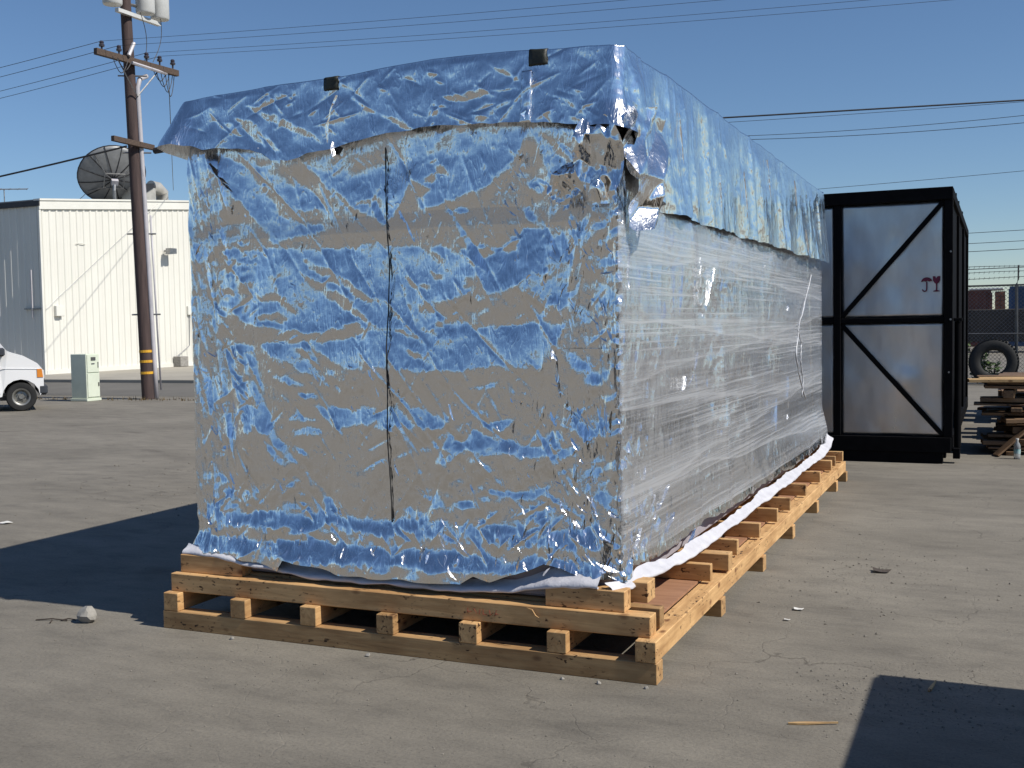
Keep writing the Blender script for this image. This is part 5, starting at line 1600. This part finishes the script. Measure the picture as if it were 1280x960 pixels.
for k, yy in enumerate((18.15, 18.6, 19.35, 19.72, 20.1)):
    ix = az_.x + 0.19 + (yy - 19.1) * 0.1
    MB().lathe([(0.0, 0.0), (0.02, 0.0), (0.02, 0.07), (0.055, 0.08), (0.06, 0.12), (0.04, 0.14), (0.05, 0.17), (0.03, 0.2), (0.0, 0.2)], 10, mat=Matrix.Translation((ix, yy, 7.345))).build('insulator', 'porcelain', pole, smooth='auto')
    ins.append((ix, yy, 7.54))
# fuse cut-out and looping jumper leads
MB().tube([(az_.x + 0.24, 18.78, 7.36), (az_.x + 0.24, 18.95, 7.66)], 0.04, 6).build('fuse_cutout', 'conduit', pole)
for (ya, yb, dp) in ((18.3, 18.75, 0.28), (18.45, 18.85, 0.2), (19.6, 20.05, 0.32), (19.75, 20.15, 0.42), (19.5, 19.95, 0.22), (19.9, 20.2, 0.5)):
    MB().tube([(az_.x + 0.24, ya + (yb - ya) * t_, 7.24 - dp * sin(pi * t_) ** 0.7 + 0.02 * sin(9 * t_)) for t_ in np.linspace(0, 1, 9)], 0.011, 4).build('jumper_lead', 'wire', pole)
for k, (yy, zb_) in enumerate(((18.63, 8.42), (19.47, 8.42), (19.93, 8.40))):
    cx_ = on_pole(8.6).x + (0.02 if k == 0 else 0.16)
    t_can = MB().lathe([(0.0, 0.0), (0.19, 0.0), (0.205, 0.03), (0.205, 0.95), (0.19, 1.0), (0.0, 1.02)], 20, mat=Matrix.Translation((cx_, yy, zb_)))
    o = t_can.build('transformer', 'can', pole, smooth='auto')
    MB().lathe([(0.0, 1.02), (0.05, 1.02), (0.03, 1.2), (0.0, 1.25)], 8, mat=Matrix.Translation((cx_, yy, zb_))).build('bushing', 'porcelain', o)
    for zz_ in (8.55, 9.2):
        MB().tube([on_pole(zz_), (cx_, yy, zz_)], 0.03, 4).build('bracket', 'steel', pole)
MB().box(on_pole(8.3).x + 0.1, on_pole(8.3).x + 0.2, 18.6, 19.9, 8.25, 8.33).build('transformer_rack', 'can', pole)
for (ya, yb) in ((19.25, 19.35), (19.9, 19.6)):
    MB().tube([(on_pole(8.3).x + 0.2, ya + (yb - ya) * t_ + 0.12 * sin(pi * t_), 8.4 - 1.0 * t_) for t_ in np.linspace(0, 1, 8)], 0.01, 4).build('jumper_lead', 'wire', pole)

# overhead lines
def wire(label, p, q, sag, r=0.010, n=40):
    p, q = Vector(p), Vector(q)
    pts = [p.lerp(q, t_) - Vector((0, 0, 4 * sag * t_ * (1 - t_))) for t_ in np.linspace(0, 1, n)]
    return tag(MB().tube(pts, r, 5).build('power_line', 'wire', smooth=True), label, 'power line', 'overhead lines')
names = ['topmost', 'second', 'third', 'fourth', 'lowest']
for k, (ix, yy, zz_) in enumerate(ins):
    if k == 4:
        continue
    wire('%s thin power line running left from the pole crossarm' % names[k], (ix, yy, zz_), (ix - 45, yy + 1.5 + k * 0.9, zz_ + 0.3 + 0.1 * k), 0.9, 0.006)
    wire('%s thin power line running right from the pole crossarm over the foil crate' % names[k], (ix, yy, zz_), (ix + 48, yy + 7.0 + k * 0.4, zz_ + 0.9), 0.55, 0.004)
wire('thick black cable running left from the lower crossarm across the dish', (a2.x + 0.2, 18.6, 5.42), (a2.x - 40, 20.5, 5.1), 0.9, 0.022)
wire('thick black cable running right from the lower crossarm behind the foil and across the sky', (a2.x + 0.2, 19.38, 5.47), (22.0, 29.7, 6.12), 0.10, 0.017, 60)
tag(MB().lathe([(0.0, -0.35), (0.07, -0.33), (0.08, 0.0), (0.07, 0.33), (0.0, 0.35)], 8, mat=Matrix.Translation((-16.62, 19.41, 5.455)) @ Matrix.Rotation(radians(85), 4, 'Y')).build('splice_case', 'wire'), 'small black splice case hanging on the cable right of the pole', 'splice case')
wire('thin cable dropping from the crossarm to the roof vent', (az_.x + 0.25, 20.0, 7.2), (-29.7, 35.0, 7.0), 0.4, 0.010)
wire('thin cable sagging from the dish to the building edge', (-29.3, 27.9, 5.95), (-30.3, 31.0, 6.5), 0.35, 0.012)
wire('thin line just under the thick black cable right of the foil crate', (-30, 38.4, 9.2), (40, 38.4, 8.72), 0.88, 0.008, 60)
wire('upper line of the sagging pair above the black framed crate', (-14.5, 42, 8.78), (30, 42, 12.2), 1.85, 0.010, 60)
wire('lower line of the sagging pair above the black framed crate', (-14.5, 42, 8.74), (30, 42, 12.0), 2.02, 0.011, 60)
wire('faint line closest above the roof of the black framed crate', (-40, 60, 8.2), (40, 60, 10.6), 0.9, 0.012, 60)
wire('faint distant line, highest of those right of the black framed crate', (-40, 75, 7.0), (40, 75, 8.2), 0.9, 0.018)
wire('faint distant line, second of those right of the black framed crate', (-40, 75, 6.4), (40, 75, 7.5), 0.9, 0.018)
wire('faint distant line, third of those right of the black framed crate', (-40, 75, 5.9), (40, 75, 7.0), 0.9, 0.020)
wire('distant line just above the barbed wire of the fence', (-40, 75, 4.4), (40, 75, 5.5), 0.5, 0.025)

# ================================================================== service cabinet
cabn = thing('service_cabinet', 'pale green metal service cabinet on the ground left of the pole', 'cabinet', (-18.2, 18.3, 0))
ax0, ax1, ay0, ay1 = -18.36, -17.92, 18.16, 18.54
MB().box(ax0 - 0.02, ax1 + 0.02, ay0 - 0.02, ay1 + 0.02, 0, 0.06, 0.008).build('plinth', 'cabinet', cabn)
MB().box(ax0, ax1, ay0, ay1, 0.061, 1.02, 0.01).build('cabinet_body', 'cabinet', cabn)
o = MB().box(ax1 + 0.001, ax1 + 0.018, ay0 + 0.02, ay1 - 0.02, 0.09, 0.60, 0.004).build('door', 'cabinet', cabn)
MB().box(ax1 + 0.019, ax1 + 0.032, ay1 - 0.07, ay1 - 0.045, 0.32, 0.40).build('handle', 'cab_dark', o)
o = MB().box(ax1 + 0.001, ax1 + 0.018, ay0 + 0.02, ay1 - 0.02, 0.62, 1.0, 0.004).build('door', 'cabinet', cabn)
MB().box(ax1 + 0.019, ax1 + 0.03, ay0 + 0.12, ay0 + 0.25, 0.88, 0.95).build('meter_window', 'cab_dark', o)
MB().box(ax1 + 0.019, ax1 + 0.03, ay0 + 0.13, ay0 + 0.22, 0.80, 0.82).build('plate', 'steel', o)
MB().box(ax1 + 0.019, ax1 + 0.03, ay1 - 0.07, ay1 - 0.05, 0.72, 0.84).build('handle', 'steel', o)

# ================================================================== white van
van = thing('white_van', 'white van parked at the left edge, only its nose and front wheel showing', 'van', (0, 0, 0))
HW = 0.86
def hw(z):
    return HW - 0.02 * smooth(np.array(z), 0.2, 0.5) * 0 - 0.17 * float(smooth(np.array(float(z)), 1.12, 1.95))
def arch(cx, r, z0, n=9):
    a0 = math.asin(min(0.99, (z0 - 0.275) / r))
    return [(cx + r * cos(a), 0.275 + r * sin(a)) for a in np.linspace(pi - a0, a0, n)]
prof = [(-3.45, 0.30), (-2.62, 0.30)] + arch(-2.25, 0.36, 0.30) + [(-1.88, 0.27), (-0.42, 0.27)] + arch(0.0, 0.335, 0.29) + [(0.36, 0.34), (0.40, 0.42), (0.405, 0.62), (0.385, 0.80), (0.30, 0.91), (0.10, 1.03), (-0.15, 1.115), (-0.22, 1.15), (-0.50, 1.53), (-0.76, 1.84), (-0.95, 1.90), (-3.3, 1.94), (-3.45, 1.84), (-3.5, 0.9)]
vm = Matrix.Translation((-17.10, 15.66, 0)) @ Matrix.Rotation(radians(49), 4, 'Z')
def V(x, y, z):
    return vm @ Vector((x, y, z))
# the near side is local -Y; the wheel's ground contact sits at the origin of that side
OY = HW
n = len(prof)
body = MB()
vs = [V(a, OY - hw(b), b) for a, b in prof] + [V(a, OY + hw(b), b) for a, b in prof]
body.add(vs, [tuple(range(n)), tuple(range(n, 2 * n))[::-1]] + [(i, (i + 1) % n, n + (i + 1) % n, n + i) for i in range(n)])
o = body.build('body', 'van_white', van)
bm = bmesh.new()
bm.from_mesh(o.data)
bmesh.ops.triangulate(bm, faces=[f for f in bm.faces if len(f.verts) > 4])
bm.to_mesh(o.data)
bm.free()
def side_patch(name, poly, off, mat, parent=van, th=0.012):
    m = MB()
    a = [V(px, OY - hw(pz) - off, pz) for px, pz in poly]
    b = [V(px, OY - hw(pz) - off + th, pz) for px, pz in poly]
    k = len(poly)
    m.add(a + b, [tuple(range(k)), tuple(range(k, 2 * k))[::-1]] + [(i, (i + 1) % k, k + (i + 1) % k, k + i) for i in range(k)])
    return m.build(name, mat, parent)
dr = side_patch('door', [(-0.36, 0.34), (-0.36, 1.12), (-0.48, 1.38), (-0.80, 1.78), (-1.30, 1.79), (-1.30, 0.34)], 0.008, 'van_white')
side_patch('side_window', [(-0.42, 1.15), (-0.54, 1.38), (-0.83, 1.73), (-1.24, 1.74), (-1.24, 1.15)], 0.016, 'bumper', dr)
side_patch('window_glass', [(-0.48, 1.18), (-0.58, 1.38), (-0.85, 1.69), (-1.20, 1.70), (-1.20, 1.18)], 0.020, 'glass_dark', dr)
side_patch('door_handle', [(-1.2, 0.92), (-1.2, 0.96), (-1.08, 0.96), (-1.08, 0.92)], 0.03, 'bumper', dr, 0.02)
side_patch('belt_crease', [(-1.29, 0.855), (-1.29, 0.865), (0.33, 0.805), (0.33, 0.795)], 0.010, 'van_white')
side_patch('sill_trim', [(-1.85, 0.27), (-1.85, 0.33), (-0.42, 0.33), (-0.42, 0.27)], 0.010, 'bumper')
side_patch('marker_lamp', [(0.29, 0.64), (0.29, 0.80), (0.375, 0.80), (0.395, 0.64)], 0.012, 'orange')
wsd = MB().add([V(-0.24, OY - 0.76, 1.18), V(-0.24, OY + 0.76, 1.18), V(-0.75, OY + 0.68, 1.82), V(-0.75, OY - 0.68, 1.82)], [(0, 1, 2, 3)])
o = wsd.build('windshield', 'glass_dark', van)
o.location += vm.to_3x3() @ Vector((0.012, 0, 0.010))
MB().box(0.37, 0.425, OY - 0.66, OY + 0.66, 0.56, 0.76, 0.01, vm).build('grille', 'bumper', van)
for s in (-1, 1):
    MB().box(0.35, 0.418, OY + s * 0.72 - 0.08, OY + s * 0.72 + 0.08, 0.60, 0.78, 0.015, vm).build('headlight', 'lamp_glass', van)
MB().box(0.30, 0.47, OY - HW - 0.01, OY + HW + 0.01, 0.30, 0.50, 0.04, vm).build('front_bumper', 'bumper', van)
mi = MB().box(-0.42, -0.26, OY - HW - 0.17, OY - HW - 0.045, 1.06, 1.22, 0.03, vm)
mi.box(-0.40, -0.30, OY - HW - 0.06, OY - HW + 0.03, 1.06, 1.10, 0, vm)
mi.build('wing_mirror', 'bumper', van)
for cx_ in (0.0, -2.25):
    for s in (-1, 1):
        yc = OY + s * (HW - 0.11)
        mw = vm @ Matrix.Translation((cx_, yc, 0.275)) @ Matrix.Rotation(s * -pi / 2, 4, 'X')
        wh = bpy.data.objects.new('wheel', None)
        COL.objects.link(wh)
        wh.parent = van
        rt = 0.275
        MB().lathe([(0.165, -0.09), (0.20, -0.10), (0.255, -0.095), (rt, -0.06), (rt, 0.06), (0.255, 0.095), (0.20, 0.10), (0.165, 0.09)], 28, mat=mw).build('tyre', 'rubber', wh, smooth='auto')
        MB().lathe([(0.0, 0.05), (0.045, 0.052), (0.055, 0.02), (0.10, 0.015), (0.125, 0.05), (0.135, 0.075), (0.155, 0.085), (0.168, 0.088), (0.168, -0.08)], 24, mat=mw).build('rim', 'rim', wh, smooth='auto')
        for k in range(5):
            a = 2 * pi * k / 5
            MB().lathe([(0.0, 0.045), (0.012, 0.045), (0.012, 0.015)], 6, mat=mw @ Matrix.Translation((0.077 * cos(a), 0.077 * sin(a), 0))).build('wheel_nut', 'cab_dark', wh)
MB().box(-3.3, 0.25, OY - 0.6, OY + 0.6, 0.20, 0.29, 0, vm).build('chassis', 'bumper', van)

# ================================================================== debris on the ground
rs = random.Random(9)
def lump(name, label, cat, loc, sx, sy, sz, mat, seed, rot=0.0, group=None):
    r = random.Random(seed)
    bm = bmesh.new()
    bmesh.ops.create_icosphere(bm, subdivisions=2, radius=1.0)
    pl = [(Vector((r.uniform(-1, 1), r.uniform(-1, 1), r.uniform(-.6, 1))).normalized(), r.uniform(0.55, 0.85)) for _ in range(7)]
    for v in bm.verts:
        c = v.co.copy()
        for nn_, dd in pl:
            e = c.dot(nn_) - dd
            if e > 0:
                c -= nn_ * e * 0.9
        v.co = Vector((c.x * sx, c.y * sy, c.z * sz))
    zmin = min(v.co.z for v in bm.verts)
    for v in bm.verts:
        v.co.z -= zmin + 0.004
    me = bpy.data.meshes.new(name)
    bm.to_mesh(me)
    bm.free()
    me.materials.append(M[mat])
    o = bpy.data.objects.new(name, me)
    COL.objects.link(o)
    o.location = loc
    o.rotation_euler.z = rot
    return tag(o, label, cat, group)
lump('rock', 'pale rounded rock lying at the edge of the crate shadow', 'rock', (-4.27, 4.27, 0), 0.062, 0.048, 0.045, 'stone', 3)
for k, (px, py, s, lab) in enumerate(((-3.36, 4.27, 0.012, 'pale stone chip under the second joist end of the skid'), (-2.60, 4.26, 0.013, 'pale stone chip under the middle of the front skid timber'), (-1.66, 4.26, 0.010, 'pale stone chip below the sixth joist end of the skid'), (-1.50, 4.26, 0.012, 'pale stone chip near the right end of the front skid timber'), (-1.30, 4.27, 0.010, 'pale stone chip at the near corner of the skid'))):
    lump('stone_chip', lab, 'stone', (px, py, 0), s, s * 0.9, s * 0.8, 'stone', 20 + k, group='stone chips along the skid')
def splint(label, p, q, wd, th, seed):
    r = random.Random(seed)
    p, q = Vector(p), Vector(q)
    d = (q - p).normalized()
    sd_ = Vector((-d.y, d.x, 0))
    m = MB()
    nn_ = 7
    vs = []
    for i in range(nn_):
        f_ = i / (nn_ - 1)
        w_ = wd * (0.25 + 0.75 * sin(pi * min(1, f_ * 1.2 + 0.1))) * r.uniform(0.8, 1.1)
        c = p.lerp(q, f_) + Vector((0, 0, th * 0.5 + 0.001 + 0.004 * f_))
        vs += [c - sd_ * w_ / 2 - Vector((0, 0, th / 2)), c + sd_ * w_ / 2 - Vector((0, 0, th / 2)), c + sd_ * w_ / 2 + Vector((0, 0, th / 2)), c - sd_ * w_ / 2 + Vector((0, 0, th / 2))]
    fs = [(0, 1, 2, 3), tuple(4 * (nn_ - 1) + k for k in (3, 2, 1, 0))]
    for i in range(nn_ - 1):
        for k in range(4):
            k2 = (k + 1) % 4
            fs.append((4 * i + k, 4 * i + k2, 4 * i + 4 + k2, 4 * i + 4 + k))
    m.add(vs, fs)
    o = m.build('wood_splinter', 'tan_wood', loc=tuple((p + q) / 2))
    return tag(o, label, 'splinter')
splint('pale wood splinter lying in sunlight beside the shadow', (-0.70, 4.07, 0), (-0.53, 4.13, 0), 0.018, 0.006, 1)
splint('short wood splinter lying inside the lower right shadow', (-0.245, 4.62, 0), (-0.225, 4.75, 0), 0.014, 0.008, 2)
def scrap(label, loc, s, seed, mat='paper', nm='paper_scrap', cat='scrap'):
    r = random.Random(seed)
    nu = 5
    U, W_ = np.meshgrid(np.linspace(-1, 1, nu), np.linspace(-1, 1, nu))
    Pm = np.stack([loc[0] + s * U * (1 + 0.2 * W_), loc[1] + s * 0.8 * W_ * (1 - 0.2 * U), 0.006 + s * 0.35 * (1 + tnoise(U, W_, 1.1, seed)) * 0.5], -1)
    o = grid_object(nm, Pm, mat, smooth=False)
    sol = o.modifiers.new('thickness', 'SOLIDIFY')
    sol.thickness = 0.002
    return tag(o, label, cat)
scrap('crumpled white scrap on the ground right of the skid', (-0.93, 5.72, 0), 0.022, 5)
scrap('small white scrap in front of the larger scrap right of the skid', (-0.95, 5.50, 0), 0.013, 6)
scrap('white scrap on the ground at the far left edge of the yard', (-7.1, 6.3, 0), 0.04, 7)
scrap('dark rag scrap on the ground in the middle of the right yard', (-0.62, 6.75, 0), 0.045, 8, 'twig', 'rag_scrap')
tw = MB()
for (a, b) in (((-4.55, 4.20), (-4.38, 4.245)), ((-4.46, 4.22), (-4.43, 4.18)), ((-4.42, 4.24), (-4.35, 4.27))):
    tw.tube([(a[0], a[1], 0.004), ((a[0] + b[0]) / 2, (a[1] + b[1]) / 2 + 0.006, 0.011), (b[0], b[1], 0.005)], 0.0035, 5)
tag(tw.build('twig', 'twig'), 'small dark forked twig beside the pale rock', 'twig')
dl = MB()
for k in range(150):
    x_ = rs.uniform(-20.5, -13.5)
    dl.add([], [])
    y_ = 18.75 + 0.45 * (x_ + 17) * 0.2 + rs.gauss(0, 0.12)
    for q in range(3):
        a = rs.uniform(0, 2 * pi)
        ln = rs.uniform(0.03, 0.09)
        dl.add([(x_, y_, 0.0), (x_ + 0.015 * cos(a + 1.5), y_ + 0.015 * sin(a + 1.5), 0), (x_ + ln * 0.6 * cos(a), y_ + ln * 0.6 * sin(a), ln)], [(0, 1, 2)])
M['dry'] = pm('dry_grass', (0.16, 0.11, 0.05), (0.08, 0.06, 0.03), 3, 0.9)
tag(dl.build('dry_grass', 'dry'), 'low dry weeds along the crack beside the cabinet and pole', 'grass', kind='stuff')
# loose grit
nr = np.random.default_rng(3)
ico_v = np.array([(1, 0, 0), (-1, 0, 0), (0, 1, 0), (0, -1, 0), (0, 0, 1), (0, 0, -1)], float)
ico_f = [(0, 2, 4), (2, 1, 4), (1, 3, 4), (3, 0, 4), (2, 0, 5), (1, 2, 5), (3, 1, 5), (0, 3, 5)]
def scatter(n_, fx, fy, size):
    vs, fs = [], []
    k = 0
    while k < n_:
        x_, y_ = fx(), fy()
        if -3.9 < x_ < -1.2 and 4.25 < y_ < 10.6:
            continue
        s = size()
        v = ico_v * s * nr.uniform(0.6, 1.2, (6, 3)) * np.array([1, 1, 0.7])
        a = nr.uniform(0, 6.28)
        c_, s_ = cos(a), sin(a)
        v = v @ np.array([[c_, -s_, 0], [s_, c_, 0], [0, 0, 1]]) + np.array([x_, y_, s * 0.25])
        o_ = len(vs)
        vs += [tuple(q) for q in v]
        fs += [tuple(i + o_ for i in f) for f in ico_f]
        k += 1
    return vs, fs
gr = MB()
for n_, fx, fy, sz in (
        (3600, lambda: nr.uniform(-6.5, 0.6), lambda: 2.3 + 9 * nr.uniform() ** 1.6, lambda: 0.0018 + 0.0045 * nr.uniform() ** 5),
        (900, lambda: nr.normal(-0.35, 0.28), lambda: nr.normal(4.55, 0.22), lambda: 0.0018 + 0.006 * nr.uniform() ** 4),
        (500, lambda: nr.normal(-2.9, 0.5), lambda: nr.normal(3.85, 0.16), lambda: 0.0015 + 0.005 * nr.uniform() ** 4),
        (500, lambda: nr.normal(-1.5, 0.6), lambda: nr.normal(3.3, 0.25), lambda: 0.0015 + 0.005 * nr.uniform() ** 4),
        (300, lambda: nr.normal(-0.6, 0.35), lambda: nr.normal(6.6, 0.5), lambda: 0.003 + 0.008 * nr.uniform() ** 4),
        (500, lambda: nr.uniform(-9, -4), lambda: nr.uniform(6.5, 12), lambda: 0.004 + 0.012 * nr.uniform() ** 4)):
    gr.add(*scatter(n_, fx, fy, sz))
me = bpy.data.meshes.new('gravel')
me.from_pydata(gr.v, [], gr.f)
me.materials.append(M['pebble'])
o = bpy.data.objects.new('gravel', me)
COL.objects.link(o)
tag(o, 'loose grit and small stones scattered over the yard', 'gravel', kind='stuff')
